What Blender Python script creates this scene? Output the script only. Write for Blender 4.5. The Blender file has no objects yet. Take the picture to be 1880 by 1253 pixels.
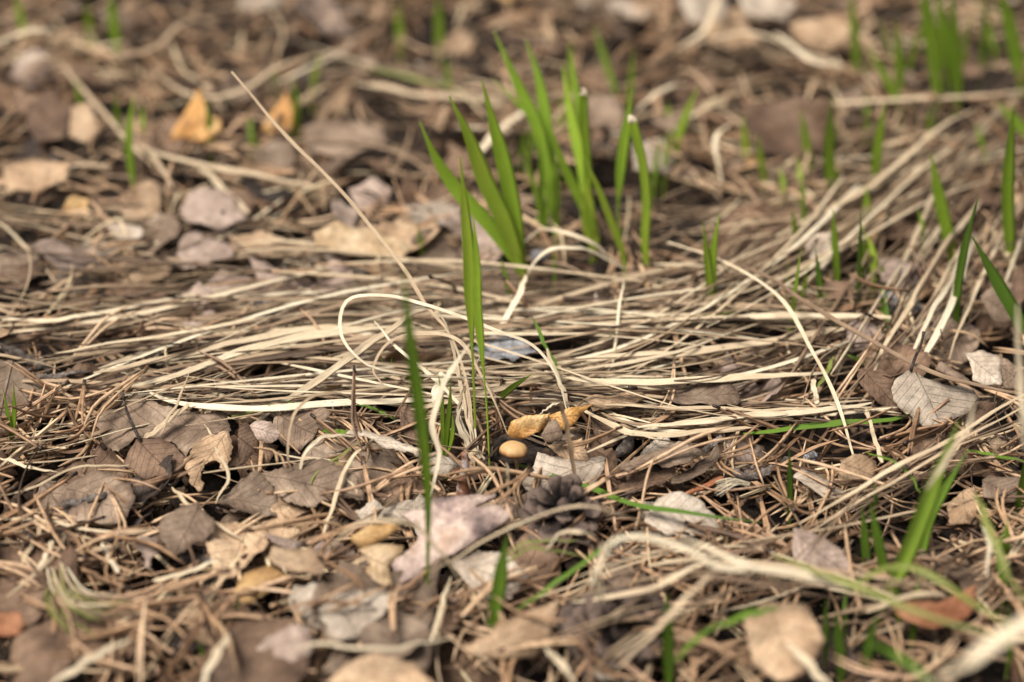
import bpy, bmesh, math, random
import numpy as np
from mathutils import Vector, Matrix, noise
from mathutils.geometry import delaunay_2d_cdt
from math import radians as R_
random.seed(11)
rnd = random.random
def ru(a, b): return a + (b - a) * random.random()
scene = bpy.context.scene
COL = scene.collection

# ------------------------------------------------------------------ camera
PITCH = R_(33.0); CAMH = 0.425; FOC = 70.0
cam_d = bpy.data.cameras.new('camera'); cam = bpy.data.objects.new('camera', cam_d); COL.objects.link(cam)
cam.location = (0, 0, CAMH); cam.rotation_euler = (math.pi/2 - PITCH, 0, 0)
cam_d.lens = FOC; cam_d.sensor_width = 36; cam_d.clip_start = 0.01; cam_d.clip_end = 300
scene.camera = cam
C0 = Vector((0, 0, CAMH))
F_ = Vector((0, math.cos(PITCH), -math.sin(PITCH))); U_ = Vector((0, math.sin(PITCH), math.cos(PITCH)))
K = 36.0 / FOC / 1880.0
def ray(px, py): return F_ + Vector((1, 0, 0)) * ((px - 940) * K) + U_ * (-(py - 626.5) * K)
def smooth(a, b, x):
    t = min(1, max(0, (x - a) / (b - a))); return t * t * (3 - 2 * t)
def terr(x, y):
    d = math.hypot(x, y - 0.8)
    f = 1 - smooth(1.2, 3.0, d)
    z = noise.noise(Vector((x * 7, y * 7, 3.1))) * 0.007 + noise.noise(Vector((x * 23, y * 23, 8.0))) * 0.0028
    return z * f
def G(px, py, h=0.0):
    """pixel of the photograph -> point h metres over the terrain"""
    r = ray(px, py); z = h
    for _ in range(5):
        t = (z - CAMH) / r.z; p = C0 + r * t; z = h + terr(p.x, p.y)
    return C0 + r * ((z - CAMH) / r.z)
def Vp(px, py, Y):
    r = ray(px, py); return C0 + r * (Y / r.y)
def depth(p): return (p - C0).dot(F_)
def pix(p):
    v = p - C0; d = v.dot(F_)
    return 940 + v.x / d / K, 626.5 - v.dot(U_) / d / K
FD = depth(G(945, 835, 0.005))
def D(px, py, off=0.0): return C0 + ray(px, py) * (FD + off)
cam_d.dof.use_dof = True; cam_d.dof.focus_distance = FD; cam_d.dof.aperture_fstop = 4.2

# ------------------------------------------------------------------ world, sun, exposure
SUN_EL, SUN_AZ = R_(63), R_(232)       # azimuth measured clockwise from +Y
w = bpy.data.worlds.new('World'); scene.world = w; w.use_nodes = True
nt = w.node_tree; bg = nt.nodes['Background']
sky = nt.nodes.new('ShaderNodeTexSky'); sky.sky_type = 'NISHITA'; sky.sun_disc = False
sky.sun_elevation = SUN_EL; sky.sun_rotation = SUN_AZ; sky.dust_density = 6.0; sky.air_density = 1.0; sky.ozone_density = 0.6
hs = nt.nodes.new('ShaderNodeHueSaturation'); hs.inputs['Saturation'].default_value = 0.35     # thin overcast: a whiter sky
nt.links.new(sky.outputs[0], hs.inputs['Color']); nt.links.new(hs.outputs[0], bg.inputs[0]); bg.inputs[1].default_value = 0.050
sl = bpy.data.lights.new('sun', 'SUN'); so = bpy.data.objects.new('sun', sl); COL.objects.link(so)
sl.energy = 3.3; sl.angle = R_(24); sl.color = (1.0, 0.95, 0.88)
sd = Vector((math.sin(SUN_AZ) * math.cos(SUN_EL), math.cos(SUN_AZ) * math.cos(SUN_EL), math.sin(SUN_EL)))
so.rotation_euler = sd.to_track_quat('Z', 'Y').to_euler()
scene.view_settings.view_transform = 'Standard'; scene.view_settings.look = 'None'
scene.view_settings.exposure = 0.90; scene.view_settings.gamma = 1.0
scene.render.engine = 'CYCLES'

# ------------------------------------------------------------------ materials
class NT:
    def __init__(s, name, rough=0.7, spec=0.35):
        s.m = bpy.data.materials.new(name); s.m.use_nodes = True; s.t = s.m.node_tree
        s.b = s.t.nodes['Principled BSDF']; s.out = s.t.nodes['Material Output']
        s.b.inputs['Roughness'].default_value = rough
        s.b.inputs['Specular IOR Level'].default_value = spec
    def n(s, ty, **kw):
        x = s.t.nodes.new(ty)
        for k, v in kw.items(): setattr(x, k, v)
        return x
    def l(s, a, b): s.t.links.new(a, b)
    def math(s, op, a, b=None, c=None, clamp=False):
        x = s.n('ShaderNodeMath', operation=op, use_clamp=clamp)
        for i, v in enumerate((a, b, c)):
            if v is None: continue
            if isinstance(v, (int, float)): x.inputs[i].default_value = v
            else: s.l(v, x.inputs[i])
        return x.outputs[0]
    def mix(s, f, a, b, bt='MIX'):
        x = s.n('ShaderNodeMix', data_type='RGBA', blend_type=bt)
        for i, v in ((0, f), (6, a), (7, b)):
            if isinstance(v, (int, float)): x.inputs[i].default_value = v
            elif isinstance(v, tuple): x.inputs[i].default_value = (*v, 1)
            else: s.l(v, x.inputs[i])
        return x.outputs[2]
    def noise(s, vec, scale, detail=3, rough=0.55, out='Fac'):
        x = s.n('ShaderNodeTexNoise'); s.l(vec, x.inputs['Vector'])
        x.inputs['Scale'].default_value = scale; x.inputs['Detail'].default_value = detail; x.inputs['Roughness'].default_value = rough
        return x.outputs[out]
    def ramp(s, f, stops):
        x = s.n('ShaderNodeValToRGB'); s.l(f, x.inputs[0]); e = x.color_ramp.elements
        while len(e) < len(stops): e.new(0.5)
        for i, (p, c) in enumerate(stops): e[i].position = p; e[i].color = (*c, 1) if isinstance(c, tuple) else (c, c, c, 1)
        return x.outputs[0]
    def bump(s, h, dist, strength=0.6):
        x = s.n('ShaderNodeBump'); s.l(h, x.inputs['Height']); x.inputs['Distance'].default_value = dist; x.inputs['Strength'].default_value = strength
        s.l(x.outputs[0], s.b.inputs['Normal'])
    def finish(s, col, transl=0.0, tcol=None):
        s.l(col, s.b.inputs['Base Color'])
        if transl > 0:
            tr = s.n('ShaderNodeBsdfTranslucent'); s.l(tcol or col, tr.inputs[0])
            mx = s.n('ShaderNodeMixShader'); mx.inputs[0].default_value = transl
            s.l(s.b.outputs[0], mx.inputs[1]); s.l(tr.outputs[0], mx.inputs[2]); s.l(mx.outputs[0], s.out.inputs[0])
        return s.m
    def coords(s):
        tc = s.n('ShaderNodeTexCoord'); oi = s.n('ShaderNodeObjectInfo')
        add = s.n('ShaderNodeVectorMath', operation='MULTIPLY_ADD')
        cx = s.n('ShaderNodeCombineXYZ')
        for i in range(3): s.l(oi.outputs['Random'], cx.inputs[i])
        s.l(cx.outputs[0], add.inputs[0]); add.inputs[1].default_value = (7.3, 3.1, 5.7); s.l(tc.outputs['Object'], add.inputs[2])
        at = s.n('ShaderNodeAttribute', attribute_name='tone')
        return tc, oi.outputs['Random'], add.outputs[0], at.outputs['Fac']
def uvscale(s, tc, sx, sy, off=None):
    vm = s.n('ShaderNodeVectorMath', operation='MULTIPLY'); s.l(tc.outputs['UV'], vm.inputs[0]); vm.inputs[1].default_value = (sx, sy, 1)
    if off is None: return vm.outputs[0]
    ad = s.n('ShaderNodeCombineXYZ'); s.l(off, ad.inputs[2])
    v2 = s.n('ShaderNodeVectorMath', operation='MULTIPLY_ADD'); s.l(ad.outputs[0], v2.inputs[0]); v2.inputs[1].default_value = (1, 1, 37.0); s.l(vm.outputs[0], v2.inputs[2])
    return v2.outputs[0]

def mat_straw():
    s = NT('dry_straw', 0.55, 0.35); tc, orr, pos, tone = s.coords()
    t = s.math('ADD', tone, s.math('MULTIPLY', s.math('SUBTRACT', s.noise(pos, 60, 2), 0.5), 0.35))
    c = s.ramp(t, [(0.0, (0.045, 0.027, 0.017)), (0.25, (0.17, 0.107, 0.066)), (0.5, (0.39, 0.267, 0.162)), (0.75, (0.64, 0.50, 0.325)), (1.0, (0.84, 0.73, 0.53))])
    st = s.noise(uvscale(s, tc, 13, 28, tone), 1.0, 3, 0.6)
    c = s.mix(1.0, c, s.ramp(st, [(0.28, 0.50), (0.45, 0.88), (0.7, 1.08)]), 'MULTIPLY')
    sp = s.noise(pos, 420, 2, 0.5)
    c = s.mix(s.ramp(sp, [(0.70, 0.0), (0.78, 0.55)]), c, (0.07, 0.045, 0.03))
    s.bump(st, 0.0004, 0.7)
    return s.finish(c, 0.16)
def mat_needle():
    s = NT('pine_needle', 0.5, 0.4); tc, orr, pos, tone = s.coords()
    t = s.math('ADD', tone, s.math('MULTIPLY', s.math('SUBTRACT', orr, 0.5), 0.5))
    t = s.math('ADD', t, s.math('MULTIPLY', s.math('SUBTRACT', s.noise(pos, 90, 2), 0.5), 0.3))
    c = s.ramp(t, [(0.0, (0.022, 0.012, 0.008)), (0.3, (0.10, 0.053, 0.028)), (0.55, (0.37, 0.220, 0.120)), (0.8, (0.54, 0.37, 0.225)), (1.0, (0.62, 0.50, 0.31))])
    st = s.noise(uvscale(s, tc, 8, 60, tone), 1.0, 2, 0.6)
    c = s.mix(1.0, c, s.ramp(st, [(0.3, 0.55), (0.6, 1.08)]), 'MULTIPLY')
    return s.finish(c, 0.0)
def mat_green(name, c0, c1, c2, tr=0.38):
    s = NT(name, 0.42, 0.45); tc, orr, pos, tone = s.coords()
    sep = s.n('ShaderNodeSeparateXYZ'); s.l(tc.outputs['UV'], sep.inputs[0])
    nn = s.noise(pos, 55, 2)
    t = s.math('ADD', tone, s.math('MULTIPLY', s.math('SUBTRACT', nn, 0.5), 0.4))
    c = s.ramp(t, [(0.0, c0), (0.5, c1), (1.0, c2)])
    st = s.n('ShaderNodeTexWave'); s.l(uvscale(s, tc, 5.5, 0.0), st.inputs['Vector']); st.inputs['Scale'].default_value = 1.0
    c = s.mix(1.0, c, s.ramp(st.outputs['Fac'], [(0.0, 0.80), (0.6, 1.05)]), 'MULTIPLY')
    s.bump(st.outputs['Fac'], 0.0003, 0.5)
    return s.finish(c, tr)
def mat_leaf(name, ca, cb, cc, vein=(0.08, 0.05, 0.035), spot=0.4, tr=0.06, rough=0.75, veinamt=0.10):
    s = NT(name, rough, 0.3); tc, orr, pos, tone = s.coords()
    n1 = s.noise(pos, 55, 5, 0.62); n2 = s.noise(pos, 240, 4, 0.6); n3 = s.noise(pos, 1300, 2, 0.6)
    c = s.ramp(n1, [(0.30, ca), (0.5, cb), (0.70, cc)])
    c = s.mix(1.0, c, s.ramp(n2, [(0.25, 0.62), (0.5, 1.0), (0.75, 1.18)]), 'MULTIPLY')
    c = s.mix(1.0, c, s.ramp(n3, [(0.3, 0.8), (0.7, 1.15)]), 'MULTIPLY')
    c = s.mix(s.ramp(s.noise(pos, 120, 5, 0.7), [(0.60, 0.0), (0.70, spot)]), c, vein)
    # veins from UV: u across (-1..1), v along (0..1)
    sep = s.n('ShaderNodeSeparateXYZ'); s.l(tc.outputs['UV'], sep.inputs[0])
    au = s.math('ABSOLUTE', sep.outputs[0])
    mid = s.math('SUBTRACT', 1.0, s.math('DIVIDE', au, 0.030), clamp=True)
    wob = s.math('MULTIPLY', n1, 0.10)
    q = s.math('SUBTRACT', s.math('ADD', sep.outputs[1], wob), s.math('MULTIPLY', au, 0.34))
    fr = s.math('ABSOLUTE', s.math('SUBTRACT', s.math('FRACT', s.math('MULTIPLY', q, 7.5)), 0.5))
    side = s.math('SUBTRACT', 1.0, s.math('DIVIDE', fr, 0.055), clamp=True)
    ve = s.math('MAXIMUM', mid, s.math('MULTIPLY', side, 0.6))
    c = s.mix(s.math('MULTIPLY', ve, veinamt), c, vein)
    # per leaf brightness
    br = s.n('ShaderNodeHueSaturation'); s.l(c, br.inputs['Color'])
    s.l(s.math('ADD', 0.80, s.math('MULTIPLY', orr, 0.42)), br.inputs['Value'])
    hgt = s.math('ADD', s.math('MULTIPLY', n2, 0.8), s.math('MULTIPLY', ve, 0.5))
    hgt = s.math('ADD', hgt, s.math('MULTIPLY', n1, 1.2))
    s.bump(hgt, 0.0011, 0.8)
    return s.finish(br.outputs[0], tr)
def mat_simple(name, stops, scale, rough=0.8, bumpd=0.001, spec=0.3, detail=5):
    s = NT(name, rough, spec); tc, orr, pos, tone = s.coords()
    n1 = s.noise(pos, scale, detail, 0.65)
    c = s.ramp(s.math('ADD', n1, s.math('MULTIPLY', s.math('SUBTRACT', tone, 0.5), 0.5)), stops)
    c = s.mix(1.0, c, s.ramp(s.noise(pos, scale * 6, 3, 0.6), [(0.25, 0.65), (0.75, 1.25)]), 'MULTIPLY')
    s.bump(s.noise(pos, scale * 2.5, 5, 0.65), bumpd, 0.9)
    return s.finish(c)
M = {}
M['straw'] = mat_straw()
M['needle'] = mat_needle()
M['green'] = mat_green('fresh_grass', (0.17, 0.30, 0.030), (0.37, 0.54, 0.050), (0.66, 0.74, 0.10))
M['dgreen'] = mat_green('deep_green_grass', (0.085, 0.18, 0.022), (0.20, 0.34, 0.036), (0.34, 0.46, 0.06), 0.35)
M['olive'] = mat_green('fading_grass', (0.10, 0.13, 0.03), (0.24, 0.27, 0.06), (0.42, 0.36, 0.16), 0.2)
M['lgrey'] = mat_leaf('grey_brown_leaf', (0.080, 0.051, 0.033), (0.175, 0.120, 0.081), (0.31, 0.230, 0.163))
M['lpale'] = mat_leaf('pale_grey_leaf', (0.23, 0.175, 0.128), (0.36, 0.29, 0.22), (0.52, 0.44, 0.35), (0.16, 0.11, 0.08), 0.25)
M['lbrown'] = mat_leaf('brown_leaf', (0.060, 0.034, 0.021), (0.13, 0.077, 0.047), (0.235, 0.150, 0.095))
M['ldark'] = mat_leaf('dark_leaf', (0.014, 0.009, 0.007), (0.035, 0.024, 0.018), (0.075, 0.052, 0.04))
M['ltan'] = mat_leaf('tan_leaf', (0.20, 0.125, 0.07), (0.34, 0.225, 0.135), (0.46, 0.33, 0.21), (0.11, 0.06, 0.03), 0.35)
M['lorange'] = mat_leaf('orange_leaf', (0.28, 0.12, 0.035), (0.55, 0.29, 0.09), (0.70, 0.47, 0.22), (0.16, 0.065, 0.03), 0.5, 0.15, 0.5, 0.3)
M['lrust'] = mat_leaf('rusty_leaf', (0.15, 0.052, 0.022), (0.26, 0.10, 0.045), (0.36, 0.17, 0.085), (0.07, 0.03, 0.02), 0.4)
M['lcream'] = mat_leaf('cream_leaf', (0.34, 0.22, 0.11), (0.50, 0.35, 0.20), (0.62, 0.49, 0.32), (0.40, 0.20, 0.12), 0.3, 0.12, 0.5, 0.25)
M['lochre'] = mat_leaf('ochre_leaf', (0.24, 0.125, 0.045), (0.42, 0.25, 0.10), (0.56, 0.38, 0.18), (0.12, 0.055, 0.025), 0.5, 0.1, 0.6, 0.2)
M['lpink'] = mat_leaf('pinkish_leaf', (0.17, 0.115, 0.088), (0.28, 0.205, 0.160), (0.42, 0.32, 0.26), (0.15, 0.09, 0.07), 0.2)
M['bark'] = mat_simple('pine_bark_flake', [(0.36, (0.13, 0.095, 0.085)), (0.45, (0.29, 0.205, 0.175)), (0.56, (0.44, 0.335, 0.275)), (0.68, (0.36, 0.235, 0.165))], 55, 0.8, 0.002)
M['stick'] = mat_simple('red_brown_bark', [(0.42, (0.23, 0.10, 0.055)), (0.50, (0.32, 0.16, 0.10)), (0.54, (0.46, 0.40, 0.38)), (0.75, (0.36, 0.30, 0.28))], 130, 0.7, 0.0006)
M['twig'] = mat_simple('twig_bark', [(0.35, (0.035, 0.026, 0.022)), (0.5, (0.10, 0.078, 0.064)), (0.68, (0.28, 0.24, 0.21))], 260, 0.85, 0.002)
M['cone'] = mat_simple('old_cone', [(0.3, (0.008, 0.005, 0.004)), (0.5, (0.034, 0.022, 0.017)), (0.7, (0.13, 0.09, 0.07))], 190, 0.8, 0.001)
M['conetip'] = mat_simple('cone_boss', [(0.3, (0.05, 0.038, 0.036)), (0.6, (0.20, 0.165, 0.15)), (0.75, (0.36, 0.28, 0.21))], 200, 0.8, 0.001)
M['soil'] = mat_simple('forest_soil', [(0.3, (0.008, 0.005, 0.004)), (0.5, (0.020, 0.013, 0.009)), (0.7, (0.05, 0.034, 0.024))], 70, 0.95, 0.004)
M['debris'] = mat_simple('crumbled_litter', [(0.25, (0.015, 0.010, 0.007)), (0.5, (0.06, 0.037, 0.024)), (0.75, (0.20, 0.13, 0.08))], 45, 0.9, 0.0008)
M['lichen'] = mat_simple('lichen', [(0.3, (0.13, 0.12, 0.115)), (0.5, (0.27, 0.265, 0.27)), (0.7, (0.46, 0.46, 0.48))], 300, 0.95, 0.002)
def mat_cap():
    s = NT('mushroom_cap', 0.5, 0.35); tc, orr, pos, tone = s.coords()
    n = s.noise(tc.outputs['Object'], 380, 4)
    v = s.math('ADD', tone, s.math('MULTIPLY', s.math('SUBTRACT', n, 0.5), 0.45))
    c = s.ramp(v, [(0.0, (0.46, 0.29, 0.135)), (0.4, (0.46, 0.28, 0.12)), (0.65, (0.28, 0.14, 0.055)), (1.0, (0.08, 0.035, 0.016))])
    s.b.inputs['Subsurface Weight'].default_value = 0.15; s.b.inputs['Subsurface Radius'].default_value = (0.003, 0.0015, 0.0006); s.b.inputs['Subsurface Scale'].default_value = 1.0
    s.bump(n, 0.0001, 0.5)
    return s.finish(c)
M['cap'] = mat_cap()
M['capdark'] = mat_simple('brown_cap', [(0.3, (0.20, 0.075, 0.03)), (0.7, (0.34, 0.15, 0.06))], 200, 0.45, 0.0002)
M['stem'] = mat_simple('mushroom_stem', [(0.3, (0.38, 0.22, 0.09)), (0.7, (0.66, 0.46, 0.22))], 300, 0.6, 0.0002)

# ------------------------------------------------------------------ mesh helpers
class MB:
    def __init__(s): s.v = []; s.f = []; s.uv = []; s.tn = []
    def grid(s, rows, uvs, tone):
        b = len(s.v); m = len(rows[0])
        for r, u in zip(rows, uvs):
            s.v.extend(r); s.uv.extend(u)
        s.tn.extend(tone if isinstance(tone, list) else [tone] * (len(rows) * m))
        for i in range(len(rows) - 1):
            for j in range(m - 1):
                a = b + i * m + j; s.f.append((a, a + 1, a + m + 1, a + m))
    def build(s, name, mat, parent=None, smooth=True, origin=None):
        if not s.v: return None
        V = np.array([tuple(p) for p in s.v], dtype=np.float64)
        o = np.array(origin if origin is not None else V[0])
        if parent is not None: base = o * 0 + np.array(parent.location) if origin is None else o
        else: base = o
        me = bpy.data.meshes.new(name); me.from_pydata((V - base).tolist(), [], s.f)
        li = np.zeros(len(me.loops), dtype=np.int32); me.loops.foreach_get('vertex_index', li)
        uvl = me.uv_layers.new(name='UVMap'); uvl.data.foreach_set('uv', np.array(s.uv, dtype=np.float32)[li].ravel())
        at = me.attributes.new('tone', 'FLOAT', 'POINT'); at.data.foreach_set('value', np.array(s.tn, dtype=np.float32))
        if smooth: me.polygons.foreach_set('use_smooth', [True] * len(me.polygons))
        me.materials.append(mat); me.update()
        ob = bpy.data.objects.new(name, me); COL.objects.link(ob)
        if parent is not None:
            ob.parent = parent; ob.location = base - np.array(parent.location)
        else: ob.location = base
        return ob
def tag(o, label=None, cat=None, group=None, kind=None):
    if label: o['label'] = label
    if cat: o['category'] = cat
    if group: o['group'] = group
    if kind: o['kind'] = kind
    return o
def empty(name, loc):
    o = bpy.data.objects.new(name, None); o.empty_display_size = 0.005; COL.objects.link(o); o.location = loc; return o
def resample(P, n):
    """Catmull-Rom through P, n points"""
    P = [Vector(p) for p in P]
    if len(P) == 2: return [P[0].lerp(P[1], i / (n - 1)) for i in range(n)]
    L = [0]
    for a, b in zip(P, P[1:]): L.append(L[-1] + (b - a).length)
    out = []; Q = [P[0] * 2 - P[1]] + P + [P[-1] * 2 - P[-2]]
    for i in range(n):
        d = L[-1] * i / (n - 1); k = 0
        while k < len(L) - 2 and L[k + 1] < d: k += 1
        t = (d - L[k]) / max(1e-9, L[k + 1] - L[k]); a, b, c, e = Q[k:k + 4]
        out.append(0.5 * ((2 * b) + (c - a) * t + (2 * a - 5 * b + 4 * c - e) * t * t + (3 * b - a - 3 * c + e) * t ** 3))
    return out
def ribbon(mb, P, W, nrm=Vector((0, 0, 1)), roll=0.0, fold=0.2, tone=0.5, twist=0.0, n=14, across=4, thick=0.00018, v0=0.0, tonef=None):
    """a blade with a folded cross-section and a real (thin) thickness"""
    pts = resample(P, n); rows = []; uvs = []; tl = []; ln = 0
    for i, p in enumerate(pts):
        t = i / (n - 1)
        T = (pts[min(n - 1, i + 1)] - pts[max(0, i - 1)]).normalized()
        if i: ln += (p - pts[i - 1]).length
        S = T.cross(nrm)
        if S.length < 0.05: S = T.cross(Vector((0.6, 0.2, 0.7)))
        S.normalize(); N = S.cross(T)
        q = Matrix.Rotation(roll + twist * t, 3, T); S = q @ S; N = q @ N
        w = W(t) * 0.5; r = []; u = []
        for j in range(across + 1):
            s_ = j / across * 2 - 1
            r.append(p + S * (s_ * w) + N * (fold * w * (abs(s_) ** 1.3 - 0.5) + thick * (1 - abs(s_))))
            u.append(((s_ + 1) / 2, ln * 8 + v0))
        for j in range(across - 1, 0, -1):
            s_ = j / across * 2 - 1
            r.append(p + S * (s_ * w) + N * (fold * w * (abs(s_) ** 1.3 - 0.5) - thick))
            u.append(((s_ + 1) / 2, ln * 8 + v0))
        r.append(r[0]); u.append(u[0]); rows.append(r); uvs.append(u)
        tl.extend([tonef(t) if tonef else tone] * len(r))
    mb.grid(rows, uvs, tl)
def tube(mb, P, Rf, k=6, tone=0.5, n=10, rough=0.0, cap=True, tonef=None):
    pts = resample(P, n); rows = []; uvs = []; tl = []; ln = 0
    for i, p in enumerate(pts):
        t = i / (n - 1); T = (pts[min(n - 1, i + 1)] - pts[max(0, i - 1)]).normalized()
        if i: ln += (p - pts[i - 1]).length
        S = T.cross(Vector((0.13, 0.31, 0.94)));
        if S.length < 0.05: S = T.cross(Vector((1, 0, 0)))
        S.normalize(); N = S.cross(T); r = []; u = []
        for j in range(k + 1):
            a = (j % k) / k * math.tau
            rr = Rf(t) * (1 + (rough * noise.noise(Vector((math.cos(a) * 1.7 + p.x * 400, math.sin(a) * 1.7 + p.y * 400, p.z * 400)))))
            r.append(p + (S * math.cos(a) + N * math.sin(a)) * rr); u.append((j / k, ln * 8))
        rows.append(r); uvs.append(u); tl.extend([tonef(t) if tonef else tone] * len(r))
    if cap:
        for idx, pos in ((0, pts[0]), (-1, pts[-1])):
            r = [pos.copy() for _ in range(k + 1)]; u = [(0.5, uvs[idx][0][1])] * (k + 1)
            if idx == 0: rows.insert(0, r); uvs.insert(0, u); tl = tl[:k + 1] + tl
            else: rows.append(r); uvs.append(u); tl = tl + tl[-(k + 1):]
    mb.grid(rows, uvs, tl)
def inpoly(x, y, P):
    c = False; n = len(P)
    for i in range(n):
        x1, y1 = P[i]; x2, y2 = P[i - 1]
        if (y1 > y) != (y2 > y) and x < (x2 - x1) * (y - y1) / (y2 - y1) + x1: c = not c
    return c

# ------------------------------------------------------------------ the setting: forest soil
def axis_vals(lo, hi, st, far):
    a = list(np.arange(lo, hi, st)); s = st
    l = [lo]; h = [a[-1]]
    while l[-1] > -far: s *= 1.5; l.append(l[-1] - s)
    s = st
    while h[-1] < far: s *= 1.5; h.append(h[-1] + s)
    return l[:0:-1] + a + h[1:]
def soil():
    X = axis_vals(-0.62, 0.62, 0.0065, 60); Y = axis_vals(0.25, 1.55, 0.0065, 60)
    mb = MB(); rows = []; uvs = []
    for y in Y:
        r = []
        for x in X:
            z = terr(x, y) - 0.017
            if abs(x) < 0.7 and 0.2 < y < 1.6: z += noise.noise(Vector((x * 90, y * 90, 1))) * 0.0025 + noise.noise(Vector((x * 35, y * 35, 1))) * 0.003
            r.append((x, y, z))
        rows.append(r); uvs.append([(x, y) for x in X])
    mb.grid(rows, uvs, 0.5)
    tag(mb.build('forest_floor', M['soil'], origin=(0, 0, 0)), kind='structure')
soil()

# ------------------------------------------------------------------ leaves
HERO = []      # polygons (in photo pixels) of leaves kept clear of random litter
def jag(poly, step, amp, seed):
    """teeth and small tears along an outline"""
    out = []; n = len(poly); k = 0
    for i in range(n):
        a = Vector(poly[i]); b = Vector(poly[(i + 1) % n]); L = (b - a).length
        m = max(1, int(L / step)); nr = Vector((-(b - a).y, (b - a).x)).normalized() if L > 1e-9 else Vector((0, 0))
        for j in range(m):
            t = j / m; k += 1
            o = noise.noise(Vector((k * 0.37, seed, 0.5))) * amp * 1.6 + (amp * 0.55 if k % 2 else -amp * 0.45) * (0.5 + 0.6 * noise.noise(Vector((k * 0.9, seed, 7))))
            out.append(a.lerp(b, t) + nr * o)
    return out
def leaf_mesh(poly, name, mat, L, W, curl=0.0, bend=0.0, fold=0.0, wrinkle=0.0012, seed=0.0, step=0.0026, thick=0.00022):
    """poly: 2D outline in metres, y along the midrib; returns mesh"""
    P = [Vector((p[0] * 1000, p[1] * 1000)) for p in poly]; n = len(P)
    xs = [p.x for p in P]; ys = [p.y for p in P]; st = step * 1000
    pts = list(P); PL = [(p.x, p.y) for p in P]
    y = min(ys) + st / 2; r = 0
    while y < max(ys):
        x = min(xs) + (st / 2 if r % 2 else st / 4)
        while x < max(xs):
            q = (x + ru(-.2, .2) * st, y + ru(-.2, .2) * st)
            if inpoly(q[0], q[1], PL) and min((Vector(q) - p).length_squared for p in P) > (st * 0.35) ** 2: pts.append(Vector(q))
            x += st
        y += st * 0.87; r += 1
    vv, ee, ff, *_ = delaunay_2d_cdt(pts, [(i, (i + 1) % n) for i in range(n)], [], 1, 1e-5)
    y0 = min(ys) / 1000; sx = W / 2
    def zz(x, y):
        u = x / sx; v = (y - y0) / L
        z = curl * sx * u * u + bend * L * (v - 0.5) ** 2 * 2 + fold * abs(x)
        z += wrinkle * 1.6 * noise.noise(Vector((x * 75, y * 75, seed))) + wrinkle * 0.7 * noise.noise(Vector((x * 240, y * 240, seed + 4)))
        edge = max(abs(u), abs(2 * v - 1)); z += wrinkle * 1.4 * max(0, edge - 0.6) * noise.noise(Vector((x * 130, y * 130, seed + 9))) * 2.5
        return z
    V = [(p.x / 1000, p.y / 1000, zz(p.x / 1000, p.y / 1000)) for p in vv]
    nv = len(V)
    # second sheet and rim: real thickness
    cnt = {}
    for f in ff:
        for i in range(3):
            a, b = f[i], f[(i + 1) % 3]; cnt[(a, b)] = 1
    F = [tuple(f) for f in ff] + [tuple(i + nv for i in reversed(f)) for f in ff]
    for (a, b) in cnt:
        if (b, a) not in cnt: F.append((b, a, a + nv, b + nv))
    V2 = V + [(x, y_, z - thick) for x, y_, z in V]
    me = bpy.data.meshes.new(name); me.from_pydata(V2, [], F)
    li = np.zeros(len(me.loops), dtype=np.int32); me.loops.foreach_get('vertex_index', li)
    uv = np.array([(x / sx, (y_ - y0) / L) for x, y_, z in V2], dtype=np.float32)
    me.uv_layers.new(name='UVMap').data.foreach_set('uv', uv[li].ravel())
    me.attributes.new('tone', 'FLOAT', 'POINT').data.foreach_set('value', [0.5] * len(V2))
    me.polygons.foreach_set('use_smooth', [True] * len(me.polygons)); me.materials.append(mat); me.update()
    return me, zz
def frame_plane(a, b, yaw):
    """tilt a towards the camera, b towards +x; yaw of the midrib"""
    q = Matrix.Rotation(R_(a), 3, 'X') @ Matrix.Rotation(R_(b), 3, 'Y'); return q @ Matrix.Rotation(yaw, 3, 'Z')
NL = [0]
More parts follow.
